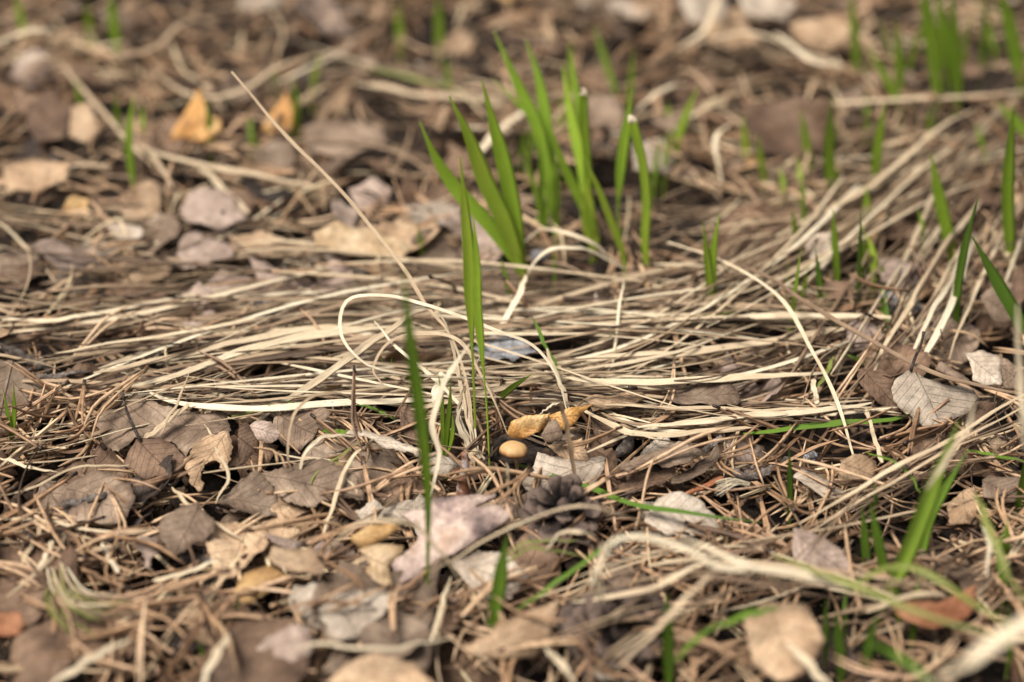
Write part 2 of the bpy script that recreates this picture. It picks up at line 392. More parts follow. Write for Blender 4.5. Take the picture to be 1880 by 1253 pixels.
def hero_leaf(poly, mat, label, a=8, b=0, h=3, mid=None, curl=0.0, bend=0.0, fold=0.0, wr=0.0018, tooth=1.0, cat='leaf', name='dead_leaf', petiole=None, clear=True, rim=None, thick=0.25, tstep=6.0):
    """leaf traced as an outline lying on a tilted plane of its own; h = clearance in mm of its lowest point"""
    NL[0] += 1; seed = NL[0] * 3.7
    cx = sum(p[0] for p in poly) / len(poly); cy = sum(p[1] for p in poly) / len(poly)
    N = frame_plane(a, b, 0) @ Vector((0, 0, 1))
    h = h + 4.0; hh = h / 1000
    def proj(px, py, c):
        r = ray(px, py); return C0 + r * ((c - C0).dot(N) / r.dot(N))
    for _ in range(8):
        c = G(cx, cy, hh); Q = [proj(*p, c) for p in poly]
        mn = min(q.z - terr(q.x, q.y) for q in Q)
        if mn >= h / 1000 - 0.0002: break
        hh += h / 1000 - mn
    if mid is None: mid = (poly[0], poly[len(poly) // 2])
    e2 = (proj(*mid[1], c) - proj(*mid[0], c)).normalized(); e1 = e2.cross(N).normalized()
    L2 = [((q - c).dot(e1), (q - c).dot(e2)) for q in Q]
    mpp = depth(c) * K
    W = max(p[0] for p in L2) - min(p[0] for p in L2); L = max(p[1] for p in L2) - min(p[1] for p in L2)
    out = jag(L2, mpp * tstep, mpp * 3.3 * tooth, seed)
    me, zz = leaf_mesh(out, name, M[mat], L, W, curl, bend, fold, wr * 1.0, seed, thick=thick / 1000)
    o = bpy.data.objects.new(name, me); COL.objects.link(o)
    MW = Matrix.Translation(c) @ Matrix((e1, e2, N)).transposed().to_4x4(); o.matrix_world = MW
    tag(o, label, cat)
    if rim:
        mb = MB(); pp = [proj(*p, c) + N * .0006 - e2 * 0 for p in rim]
        ribbon(mb, pp, lambda t: .0011 * (.5 + .6 * math.sin(math.pi * t)), Vector((0, -.4, 1)).normalized(), .3, .5, .5, n=40)
        inv = MW.inverted(); mb.v = [inv @ p for p in mb.v]
        s = mb.build('curled_rim', M['lgrey'], None, origin=(0, 0, 0)); s.parent = o; s.location = (0, 0, 0)
    if petiole:
        mb = MB(); base = proj(*petiole[0], c)
        pp = [proj(*p, c) + N * (0.0006 + 0.004 * i) for i, p in enumerate(petiole)]
        tube(mb, pp, lambda t: 0.0006 * (1.1 - 0.4 * t) + (0.0003 if t > 0.93 else 0), 6, 0.4, 10)
        inv = MW.inverted(); mb.v = [inv @ p for p in mb.v]
        s = mb.build('petiole', M['twig'], None, origin=(0, 0, 0)); s.parent = o; s.location = (0, 0, 0)
    if clear: HERO.append(poly)
    return o

HL = [
 # left group
 ([(250,805),(293,806),(317,816),(338,840),(335,863),(293,877),(266,882),(226,850),(237,826)], 'lbrown', 'tan brown birch leaf with a thin dark upright stalk before the large grey leaf', dict(a=24, h=5, mid=((250,808),(310,872)), wr=.0012, tooth=.6, fold=.05, petiole=[(258,810),(246,790),(238,772),(236,757)], name='birch_leaf')),
 ([(176,770),(180,754),(224,744),(248,712),(262,730),(298,746),(346,752),(413,760),(423,786),(394,808),(346,829),(341,840),(320,813),(288,805),(248,805),(218,834),(192,813)], 'lgrey', 'largest grey brown leaf at left, lying under the long cream straw', dict(a=16, h=4, mid=((420,770),(180,780)), wr=.0016, tooth=.7, name='birch_leaf')),
 ([(343,838),(352,816),(380,800),(395,795),(405,785),(420,787),(423,800),(424,830),(420,860),(412,868),(395,850),(378,845),(372,870),(370,893),(345,890),(343,860)], 'ltan', 'orange tan leaf with ragged teeth right of the stalked brown leaf', dict(a=26, h=5, tooth=1.7, mid=((412,795),(355,890)))),
 ([(438,784),(452,771),(470,800),(474,812),(460,835),(438,858),(436,820)], 'lbrown', 'narrow dark brown leaf piece beside the round pale flake', dict(a=26, h=4, tooth=.4)),
 ([(500,790),(503,768),(530,752),(596,752),(612,760),(588,786),(575,810),(553,828),(519,818)], 'lgrey', 'grey brown leaf with a curled right edge behind the bent straw loop', dict(a=34, h=5, mid=((510,775),(580,815)), bend=.25, tooth=.4)),
 ([(458,780),(468,774),(498,777),(514,797),(513,806),(498,813),(471,807)], 'lpink', 'small round pale flake with fine rings between two brown leaves', dict(a=30, h=13, tooth=.25, curl=-.3, cat='flake', name='seed_flake')),
 ([(484,816),(511,818),(495,850),(484,861),(479,840)], 'lbrown', 'small brown leaf tip hanging below the round pale flake', dict(a=35, h=3, tooth=.3)),
 ([(480,862),(530,862),(560,848),(596,845),(630,862),(655,878),(664,900),(668,914),(628,916),(601,919),(565,932),(547,930),(529,925),(511,910),(498,890),(487,872)], 'lgrey', 'grey brown saw toothed leaf with a hairpin straw standing on it', dict(a=20, h=8, mid=((482,864),(664,905)), tooth=1.9, wr=.0009, name='birch_leaf')),
 ([(465,892),(495,893),(515,915),(560,935),(590,945),(560,960),(515,968),(480,932),(468,912)], 'ltan', 'torn tan leaf sticking out under the saw toothed grey leaf', dict(a=12, h=3, tooth=1.3)),
 ([(619,807),(643,789),(686,787),(708,793),(737,813),(771,825),(770,838),(742,826),(708,823),(690,809),(663,803),(634,801)], 'lpale', 'pale arched leaf edge above the green blades left of the tall green blade', dict(a=30, h=16, tooth=1.0, mid=((620,806),(770,832)), curl=-.5)),
 ([(733,750),(745,740),(772,760),(778,822),(753,816),(737,803)], 'lbrown', 'brown leaf standing behind the tall front grass blade', dict(a=38, h=4, tooth=.4)),
 ([(772,838),(800,836),(832,842),(849,847),(824,868),(811,878),(787,874)], 'lpale', 'pale speckled leaf end behind the tiny brown mushroom', dict(a=22, h=7, tooth=.3, mid=((845,848),(775,855)))),
 ([(655,943),(686,927),(715,940),(690,955),(660,960)], 'lpale', 'small pale leaf piece left of the pink bark', dict(a=14, h=6, tooth=.9)),
 ([(700,935),(738,925),(780,915),(786,935),(760,955),(716,950)], 'lpale', 'pale leaf corner showing behind the left end of the pink bark', dict(a=14, h=4, tooth=.3)),
 ([(126,883),(164,867),(211,869),(239,892),(248,920),(234,949),(201,965),(131,956),(103,944),(117,911)], 'lgrey', 'grey brown leaf at left with a rough bark twig lying on it', dict(a=10, h=5, mid=((125,885),(245,925)), tooth=.6, name='birch_leaf')),
 ([(290,974),(300,953),(330,938),(365,925),(396,953),(393,979),(365,991),(347,1002),(323,1019),(304,1014)], 'lgrey', 'grey leaf with a torn lower edge below the orange tan leaf', dict(a=16, h=6, mid=((362,927),(315,1015)), tooth=1.2, name='birch_leaf')),
 ([(250,998),(258,984),(290,986),(293,1012),(281,1026),(274,1045),(260,1021)], 'lpink', 'ragged pinkish leaf scrap left of the torn grey leaf', dict(a=25, h=3, tooth=1.4)),
 ([(98,1021),(126,1021),(131,1038),(103,1040)], 'lrust', 'small rusty leaf scrap in the needles near the left edge', dict(a=25, h=5, tooth=1)),
 ([(-15,1120),(40,1125),(46,1150),(38,1172),(-15,1165)], 'lrust', 'rusty red leaf cut by the left edge of the photo', dict(a=25, h=6, tooth=.5)),
 ([(490,1030),(500,1002),(570,1004),(584,1016),(598,1047),(593,1058),(551,1054),(514,1042)], 'ltan', 'mottled yellow brown rectangular leaf piece above the orange leaf', dict(a=22, h=12, tooth=.4, wr=.0016)),
 ([(483,981),(525,981),(570,1004),(525,1006),(500,995)], 'lpink', 'rolled pinkish brown leaf edge above the mottled piece', dict(a=30, h=9, tooth=.3, curl=-.8)),
 ([(448,1044),(500,1040),(532,1056),(514,1072),(488,1091),(450,1107),(427,1100),(434,1077)], 'lochre', 'dull orange leaf with dark veins in front of the mottled piece', dict(a=18, h=6, mid=((432,1098),(525,1056)), tooth=.6)),
 ([(530,1096),(544,1072),(570,1063),(593,1077),(584,1091),(612,1091),(671,1082),(722,1082),(724,1100),(710,1124),(687,1140),(673,1161),(645,1180),(619,1185),(593,1168),(570,1145),(532,1119)], 'lpale', 'large pale grey heart shaped leaf in the lower middle', dict(a=14, h=6, mid=((592,1088),(650,1185)), tooth=1.1, name='birch_leaf')),
 ([(624,1030),(654,1033),(673,1054),(678,1072),(670,1085),(619,1095),(612,1065)], 'lgrey', 'grey brown leaf lobe behind the pale heart shaped leaf', dict(a=22, h=4, tooth=.4)),
 ([(469,1185),(500,1168),(537,1150),(570,1152),(579,1185),(570,1201),(537,1218),(502,1206),(471,1196)], 'lpink', 'pinkish brown leaf with a rusty lower edge left below the pale heart leaf', dict(a=22, h=8, tooth=.5, mid=((470,1190),(578,1170)))),
 ([(642,990),(658,976),(673,967),(700,960),(724,962),(734,967),(696,993),(661,1004)], 'lochre', 'folded light orange strip beside the pink bark', dict(a=32, h=13, tooth=.2, curl=-.5, mid=((645,992),(734,966)))),
 ([(656,1011),(673,1003),(690,1000),(741,1002),(741,1018),(722,1030),(713,1037),(722,1077),(710,1082),(682,1065),(673,1044),(680,1035)], 'lcream', 'cream yellow leaf piece under the left end of the pink bark', dict(a=20, h=7, tooth=.5)),
 ([(829,1023),(877,1006),(915,1015),(939,1027),(970,1056),(939,1099),(891,1094),(853,1063),(834,1040)], 'lpale', 'crumpled tan grey leaf between the pink bark and the front blade', dict(a=16, h=5, tooth=.7, wr=.002, mid=((830,1025),(955,1090)))),
 ([(840,1187),(870,1178),(908,1156),(963,1122),(1025,1101),(1011,1159),(984,1194),(929,1204),(881,1204)], 'ltan', 'brown curved leaf lying at the foot of the front green blade', dict(a=24, h=9, tooth=.3, mid=((845,1190),(1020,1110)), curl=-.35)),
 ([(1365,1140),(1400,1105),(1480,1108),(1515,1176),(1480,1235),(1432,1252),(1384,1218)], 'ltan', 'blurred brown leaf near the bottom right of the middle', dict(a=28, h=12, tooth=.4, mid=((1400,1108),(1460,1250)))),
 ([(1456,970),(1480,974),(1520,988),(1549,1008),(1569,1049),(1510,1046),(1460,1043),(1453,1008)], 'lpink', 'pinkish grey leaf standing over the white foreground straw', dict(a=38, h=8, tooth=.3, mid=((1458,972),(1560,1045)))),
 ([(1207,921),(1230,912),(1252,907),(1289,919),(1313,937),(1324,961),(1290,990),(1224,985),(1182,956)], 'lpale', 'palest cream grey leaf right of the pine cone', dict(a=18, h=6, tooth=.8, mid=((1190,950),(1320,945)))),
 ([(952,883),(974,867),(987,837),(1045,844),(1110,839),(1110,863),(1088,895),(1045,893),(1010,905),(965,900)], 'lpale', 'pale two lobed leaf just right of the yellow mushroom stem', dict(a=16, h=3.5, tooth=.4, mid=((1108,842),(960,890)))),
 ([(1006,822),(1039,809),(1067,809),(1082,842),(1045,844),(1017,831)], 'ltan', 'tan toothed leaf corner above the pale two lobed leaf', dict(a=20, h=8, tooth=.9)),
 ([(1133,858),(1150,848),(1177,837),(1215,822),(1259,813),(1296,830),(1261,853),(1247,858),(1210,853),(1186,848),(1154,861)], 'lgrey', 'grey brown leaf with a raised toothed front edge right of the dry bud', dict(a=26, h=10, tooth=1.3, mid=((1135,858),(1294,828)))),
 ([(1130,891),(1154,867),(1247,860),(1238,874),(1210,891),(1158,905),(1133,900)], 'lbrown', 'dark brown leaf in the shade under the raised toothed leaf', dict(a=16, h=3, tooth=.9)),
 ([(1231,877),(1271,858),(1300,838),(1315,820),(1329,832),(1294,874),(1261,891),(1233,888)], 'lgrey', 'curved grey leaf strip left of the grey lichen twig', dict(a=18, h=5, tooth=.3, curl=.5)),
 ([(1250,902),(1294,884),(1324,867),(1331,881),(1285,895),(1261,902)], 'lrust', 'rolled reddish brown leaf under the grey strip', dict(a=24, h=7, tooth=.2, curl=-.9)),
 ([(1177,830),(1190,815),(1205,804),(1219,797),(1240,818),(1210,830),(1177,834)], 'lpale', 'whitish broken leaf point behind the raised toothed leaf', dict(a=30, h=6, tooth=.8)),
 ([(1083,767),(1137,785),(1142,811),(1128,818),(1107,820),(1088,792)], 'lbrown', 'dark folded leaf beside the dry bud', dict(a=36, h=4, tooth=.6)),
 ([(1070,727),(1100,722),(1130,720),(1163,710),(1186,724),(1158,739),(1088,750)], 'ltan', 'rolled tan brown leaf between the straws right of the yellow leaf', dict(a=20, h=10, tooth=.3, curl=-.8, wr=.002)),
 ([(1217,734),(1235,718),(1259,706),(1329,699),(1360,724),(1360,736),(1317,748),(1259,748)], 'lgrey', 'broad grey leaf among the straws, right of the rolled tan leaf', dict(a=12, h=8, tooth=.6, mid=((1220,735),(1358,728)))),
 # right group
 ([(1717,679),(1722,668),(1729,662),(1742,669),(1783,701),(1757,697)], 'lgrey', 'grey brown leaf behind the pale birch leaf, above the thick straw', dict(a=24, h=6, tooth=.2)),
 ([(1783,741),(1830,737),(1828,750),(1813,765),(1779,775)], 'lbrown', 'dark leaf at the right end of the pale birch leaf', dict(a=18, h=5, tooth=.2)),
 ([(1584,682),(1616,682),(1644,692),(1638,709),(1644,735),(1657,758),(1646,760),(1608,739),(1591,726),(1574,709),(1570,696)], 'lbrown', 'dark reddish brown curled leaf left of the pale birch leaf', dict(a=34, h=4, tooth=1.0, curl=.4)),
 ([(1638,714),(1646,694),(1668,679),(1685,688),(1697,696),(1736,705),(1787,716),(1796,731),(1779,756),(1742,773),(1721,790),(1693,782),(1668,758),(1651,752),(1640,735)], 'lpale', 'pale birch leaf with its stalk up under the thick brown straw at right', dict(a=34, h=7, mid=((1672,682),(1724,788)), tooth=.7, wr=.0009, name='birch_leaf', petiole=[(1672,682),(1676,665),(1682,652),(1684,635)])),
 ([(1552,603),(1565,588),(1599,590),(1627,609),(1627,630),(1612,654),(1591,652),(1559,628)], 'lpink', 'pinkish brown leaf in the gap above the dark curled leaf', dict(a=22, h=3, tooth=.6)),
 ([(1772,647),(1808,643),(1838,650),(1842,709),(1813,707),(1785,701),(1783,675)], 'lpale', 'beige leaf with an eaten left edge near the right side', dict(a=30, h=6, tooth=.8)),
 ([(1838,654),(1864,667),(1885,688),(1885,718),(1840,714)], 'lgrey', 'brown grey leaf cut by the right edge beside the beige leaf', dict(a=28, h=5, tooth=.3)),
 ([(1798,545),(1825,530),(1855,532),(1870,580),(1850,592),(1828,600),(1812,572)], 'lgrey', 'curled grey leaf under the wide green blade at the right edge', dict(a=25, h=7, tooth=.7, curl=.5, wr=.002)),
 ([(1478,445),(1500,430),(1530,432),(1528,480),(1515,500),(1490,490)], 'lpale', 'pale tan leaf standing behind the thin shoots right of the middle', dict(a=32, h=4, tooth=.3)),
 ([(1500,523),(1530,518),(1560,522),(1568,545),(1545,560),(1515,555)], 'lbrown', 'dark curled leaf between two thin green shoots', dict(a=32, h=5, tooth=.6, curl=.6)),
 ([(1612,480),(1650,476),(1680,490),(1688,525),(1655,535),(1620,520)], 'lpink', 'brown leaf behind the diagonal straws at right', dict(a=20, h=4, tooth=.5)),
 ([(1543,847),(1566,835),(1590,838),(1608,847),(1608,870),(1576,891),(1541,894),(1538,870)], 'ltan', 'ochre leaf with dark spots behind the long thin straw', dict(a=28, h=7, tooth=.5)),
 ([(1455,880),(1470,860),(1498,868),(1538,898),(1564,891),(1552,912),(1517,915),(1487,900)], 'lpale', 'pale grey torn leaf left of the ochre spotted leaf', dict(a=14, h=5, tooth=.5)),
 ([(1805,877),(1824,870),(1870,877),(1868,919),(1833,922),(1805,915)], 'lgrey', 'grey square bark like leaf near the right edge', dict(a=18, h=5, tooth=.5, wr=.002)),
 ([(1770,900),(1790,895),(1800,930),(1780,965),(1745,960),(1740,925)], 'ltan', 'tan blurred leaf beside the large front grass blades', dict(a=25, h=4, tooth=.5)),
 ([(1635,1108),(1680,1103),(1720,1108),(1789,1080),(1796,1111),(1755,1159),(1703,1170),(1652,1132)], 'lrust', 'blurred leaf with a red brown hollow at lower right', dict(a=30, h=8, tooth=.3, curl=.8)),
 ([(1813,808),(1830,800),(1845,812),(1840,835),(1825,828)], 'ltan', 'small ragged tan leaf near the right edge below the thick straw', dict(a=22, h=5, tooth=1)),
 ([(872,640),(880,625),(905,616),(930,612),(965,630),(985,650),(940,660),(895,660)], 'lichen', 'blue grey lichen covered flake behind the twin grass stems', dict(a=10, h=9, tooth=1.3, wr=.0016, cat='flake', name='lichen_flake')),
 # behind
 ([(320,235),(345,200),(368,168),(385,215),(405,222),(408,240),(370,258),(345,252),(310,258)], 'lorange', 'brightest orange leaf at upper left standing among small green shoots', dict(a=42, h=6, tooth=.3)),
 ([(478,240),(500,205),(525,172),(542,200),(540,235),(510,245)], 'lorange', 'second orange leaf at upper left behind a green shoot', dict(a=42, h=4, tooth=.3)),
 ([(330,380),(350,350),(395,345),(430,360),(455,400),(400,422),(340,410)], 'lpink', 'pale grey blurred leaf left of the tall dry stalk', dict(a=20, h=5, tooth=.4)),
 ([(195,415),(225,402),(265,425),(260,440),(215,440)], 'lpale', 'pale blurred chip of leaf left of the pale grey blurred leaf', dict(a=15, h=5, tooth=.3)),
 ([(60,450),(95,440),(150,455),(190,480),(160,495),(100,485)], 'lpink', 'brown blurred leaf above the flattened straw at left', dict(a=25, h=5, tooth=.4)),
 ([(50,190),(95,165),(135,195),(120,255),(70,265),(45,230)], 'lbrown', 'dark brown upright leaf at the upper left edge', dict(a=35, h=5, tooth=.3)),
 ([(130,195),(165,190),(185,240),(160,265),(125,250)], 'ltan', 'tan brown leaf beside the dark upright leaf at upper left', dict(a=35, h=6, tooth=.3)),
 ([(5,310),(60,290),(130,300),(120,335),(60,352),(15,355)], 'ltan', 'tan brown blurred leaf at the left edge', dict(a=20, h=6, tooth=.4)),
 ([(1370,190),(1450,186),(1520,205),(1530,250),(1500,285),(1450,296),(1390,290),(1365,240)], 'lbrown', 'brown curled leaf behind the shoots at upper right', dict(a=40, h=5, tooth=.3, curl=.6)),
 ([(1160,262),(1215,255),(1245,285),(1225,320),(1165,315)], 'lpale', 'grey blurred leaf behind the cut green blade', dict(a=25, h=4, tooth=.3)),
 ([(560,235),(620,215),(700,225),(710,260),(620,290),(560,270)], 'lgrey', 'large grey brown blurred leaf right of the dry stalk', dict(a=15, h=4, tooth=.3)),
 ([(640,345),(690,330),(720,350),(705,380),(655,385)], 'lpink', 'pinkish blurred leaf between stalk and grass cluster', dict(a=20, h=5, tooth=.3)),
 ([(740,380),(800,368),(850,385),(830,412),(760,410)], 'lpale', 'pale grey blurred leaf left of the grass cluster root', dict(a=15, h=6, tooth=.3)),
 ([(575,425),(620,415),(700,425),(760,450),(740,470),(620,465),(580,455)], 'lcream', 'pale cream bark strip in the blurred straw behind', dict(a=18, h=8, tooth=.2, cat='bark strip', name='bark_strip')),
 ([(420,430),(470,425),(520,435),(530,455),(470,465),(425,455)], 'ltan', 'orange tan blurred leaf left of the cream bark strip', dict(a=18, h=6, tooth=.3)),
 ([(1450,45),(1480,22),(1530,20),(1565,45),(1555,75),(1505,85),(1460,72)], 'ltan', 'round pale leaf at the top right, left of the tall shoots', dict(a=30, h=9, tooth=.2, curl=-.6)),
 ([(1245,-10),(1300,-20),(1340,10),(1320,45),(1265,40)], 'lpale', 'pale blurred leaf at the top edge left of the round one', dict(a=25, h=9, tooth=.3)),
 ([(1350,-15),(1420,-25),(1465,5),(1440,38),(1370,30)], 'lpale', 'pale leaf at the top edge between two other pale leaves', dict(a=25, h=9, tooth=.3)),
 ([(1300,40),(1370,45),(1400,80),(1350,95),(1290,75)], 'ltan', 'pale orange leaf under the pale leaves at the top right', dict(a=20, h=5, tooth=.3)),
 ([(440,-10),(510,-12),(520,10),(470,20),(435,12)], 'lpale', 'pale blurred leaf at the top edge left of middle', dict(a=20, h=6, tooth=.3)),
 ([(1195,215),(1255,200),(1275,225),(1235,245)], 'lgrey', 'small grey blurred leaf behind the leaning shoot', dict(a=15, h=4, tooth=.3)),
]
for poly, mt, lab, kw in HL: hero_leaf(poly, mt, lab, **kw)
# leaves around the mushroom
hero_leaf([(893,846),(897,818),(918,800),(948,795),(975,803),(992,814),(1012,818),(1030,806),(1036,818),(1015,838),(985,850),(940,852),(912,850)], 'ldark', 'dark curled leaf hooding the yellow mushroom', a=58, h=-3, rim=[(903,838),(906,816),(923,802),(948,798),(972,805),(992,813),(1012,818),(1024,812),(1031,797)], tooth=.2, curl=.15, name='birch_leaf')
hero_leaf([(930,792),(938,772),(960,766),(985,764),(1010,762),(1002,784),(978,797),(958,803),(938,800)], 'lorange', 'golden yellow leaf folded right behind the mushroom cap', a=40, h=14, tooth=.5, curl=-.4, wr=.004)
hero_leaf([(1008,764),(1030,755),(1050,749),(1092,741),(1072,754),(1056,776),(1038,790),(1015,788)], 'lorange', 'amber leaf with a purple brown patch running to a point, right of the golden leaf', a=38, h=14, tooth=.2)
hero_leaf([(992,800),(1006,778),(1020,768),(1032,790),(1034,806),(1014,814),(1000,812)], 'lgrey', 'small crumpled grey leaf between the golden and the amber leaf', a=46, h=15, tooth=.4, wr=.002)
hero_leaf([(786,915),(820,913),(855,908),(908,897),(909,905),(887,920),(872,935),(846,948),(874,936),(903,926),(939,929),(939,941),(910,968),(875,994),(834,1015),(800,1027),(760,1061),(736,1066),(719,1039),(748,1013),(767,984),(770,965),(738,939),(748,934),(781,939)], 'bark', 'large pink grey flake of pine bark cut by the tall green blade', a=15, h=8, tooth=.35, cat='bark', name='bark_flake', thick=1.3, wr=.0020, curl=-.05)
hero_leaf([(600,1252),(640,1215),(700,1205),(760,1215),(800,1262),(700,1290)], 'ltan', 'blurred tan leaf at the bottom edge below the heart shaped leaf', a=22, h=8, tooth=.4)

LM_ = [(944,823,'yellow mushroom'),(850,960,'pink bark flake'),(1030,940,'dark pine cone'),(1000,775,'golden leaf'),(300,770,'large grey leaf'),(580,890,'saw toothed leaf'),(490,795,'round pale flake'),(175,920,'leaf with the bark twig'),(350,980,'torn grey leaf'),(100,690,'thin ringed twig'),(385,840,'orange tan toothed leaf'),(630,1120,'pale heart shaped leaf'),(480,1070,'dull orange leaf'),(545,1030,'mottled leaf piece'),(525,1185,'pinkish leaf'),(920,1070,'front green blade'),(940,1155,'brown curved leaf'),(1115,1172,'blurred pine cone'),(1440,1175,'blurred brown leaf'),(1500,1015,'standing pinkish leaf'),(1260,950,'cream grey leaf'),(1215,840,'raised toothed leaf'),(1290,725,'broad grey leaf'),(1718,730,'pale birch leaf'),(1575,865,'ochre leaf'),(1700,960,'largest front blade'),(1720,1125,'red brown hollow leaf'),(1640,552,'lichen tuft'),(1590,620,'gap leaf'),(1735,560,'white ribbons'),(1304,490,'pair of small shoots'),(1524,270,'broad upright shoot'),(1856,340,'spindle shoot'),(1740,80,'tall top right shoots'),(1500,50,'round pale leaf'),(1265,220,'lone leaning shoot'),(1075,300,'cut green blades'),(920,330,'fanning blades'),(950,120,'blurred back blades'),(870,560,'twin green stems'),(750,700,'tall green blade'),(640,600,'big white loop'),(380,220,'bright orange leaf'),(520,210,'second orange leaf'),(240,250,'left shoots'),(390,385,'pale blurred leaf'),(90,220,'dark upright leaf'),(680,440,'cream bark strip'),(700,60,'top middle shoots'),(200,60,'top left shoots'),(300,600,'left straw mat'),(60,590,'broad cream straw'),(1150,460,'arched pale straws'),(1128,600,'hanging white straw'),(1350,600,'right straw mat'),(1500,740,'cream straws'),(1120,820,'dry bud'),(60,830,'yellow straw'),(70,1150,'rusty edge leaf'),(250,1180,'bottom left straw'),(1810,680,'beige leaf'),(1840,900,'grey square leaf'),(1310,1020,'bright white bent straw'),(1800,1200,'widest blurred straw')]
USED = {}
def side(px, py):
    px = min(1880, max(0, px)); py = min(1253, max(0, py))
    d, n, x, y = min((math.hypot(px - x, (py - y) * 1.2), n, x, y) for x, y, n in LM_)
    dx, dy = px - x, (py - y) * 1.2; far = 'just ' if d < 70 else 'well ' if d > 140 else ''
    if abs(dx) > 2.2 * abs(dy): w_ = 'left of' if dx < 0 else 'right of'
    elif abs(dy) > 2.2 * abs(dx): w_ = 'above' if dy < 0 else 'below'
    else: w_ = ('above' if dy < 0 else 'below') + (' left of' if dx < 0 else ' right of')
    return far + w_ + ' the ' + n
def uniq(base, tail, px=None, py=None):
    s_ = base + ' ' + tail
    for k in range(0, 7):
        c = s_
        if k:
            near = sorted((math.hypot(px - x, (py - y) * 1.2), n) for x, y, n in LM_); c = s_ + ', near the ' + near[k][1]
            if len(c.replace('-', ' ').split()) > 16: c = s_.replace('half buried ', '').replace('well ', '').replace('joined ', '').replace('just ', '') + ', near ' + near[k][1]
            if len(c.replace('-', ' ').split()) > 16: continue
        if c not in USED: break
    USED[c] = 1
    if len(c.replace('-', ' ').split()) > 15: c = c.replace('just ', '').replace('well ', '').replace('joined ', '').replace('bent ', '').replace('the ', '')
    if len(c.replace('-', ' ').split()) > 15: c = c.split(', near')[0]
    return c
# filler leaves: one outline per kind, copies scattered
def outline(kind, L, seed):
    n = 26; P = []
    Wd = L * {'birch': 0.72, 'round': 0.95, 'narrow': 0.45}[kind]
    def hw(t):
        if kind == 'birch': return math.sin(math.pi * t ** 0.60) ** 1.1
        if kind == 'round': return math.sin(math.pi * t ** 0.85) ** 0.62
        return math.sin(math.pi * t) ** 0.9
    for i in range(n + 1): t = i / n; P.append((Wd / 2 * hw(t) * (1 + .12 * noise.noise(Vector((t * 4, seed, 0)))), t * L))
    for i in range(n - 1, 0, -1): t = i / n; P.append((-Wd / 2 * hw(t) * (1 + .12 * noise.noise(Vector((t * 4, seed, 5)))), t * L))
    # a torn or eaten bite
    if seed % 3 == 0:
        c = (Wd * .5 * ru(-1, 1), L * ru(.5, 1)); r = L * ru(.2, .4)
        P = [(p[0] + (p[0] - c[0]) * 0, p[1]) if math.hypot(p[0] - c[0], p[1] - c[1]) > r else (p[0] * .45, p[1] * .75 + L * .05) for p in P]
    return [(p[0], p[1] - L / 2) for p in P], Wd
LV = []
for i in range(16):
    kind = ('birch', 'birch', 'round', 'narrow')[i % 4]; L = ru(.026, .042)
    P, Wd = outline(kind, L, i + 1)
    P = jag(P, .0011, .00055, i * 2.1)
    me, _ = leaf_mesh(P, 'dead_leaf', M['lgrey'], L, Wd, ru(-.6, .6), ru(-.45, .45), ru(-.1, .3), .0024, i * 5.1, .0030)
    LV.append(me)
LM = {}
def leafvar(i, mt):
    if (i, mt) not in LM:
        me = LV[i] if mt == 'lgrey' else LV[i].copy()
        me.materials.clear(); me.materials.append(M[mt]); LM[(i, mt)] = me
    return LM[(i, mt)]
def zone(px, py):
    if py < 260: return ('top left' if px < 640 else 'top middle' if px < 1260 else 'top right', 'blurred background')
    if py < 560: return ('left' if px < 640 else 'middle' if px < 1260 else 'right', 'upper half')
    if py < 850: return ('left' if px < 640 else 'middle' if px < 1260 else 'right', 'middle band')
    return ('left' if px < 640 else 'middle' if px < 1260 else 'right', 'lower foreground')
def inframe(px, py, m=0): return -m < px < 1880 + m and -m < py < 1253 + m
cnt = 0; lmin = []
tries = 0
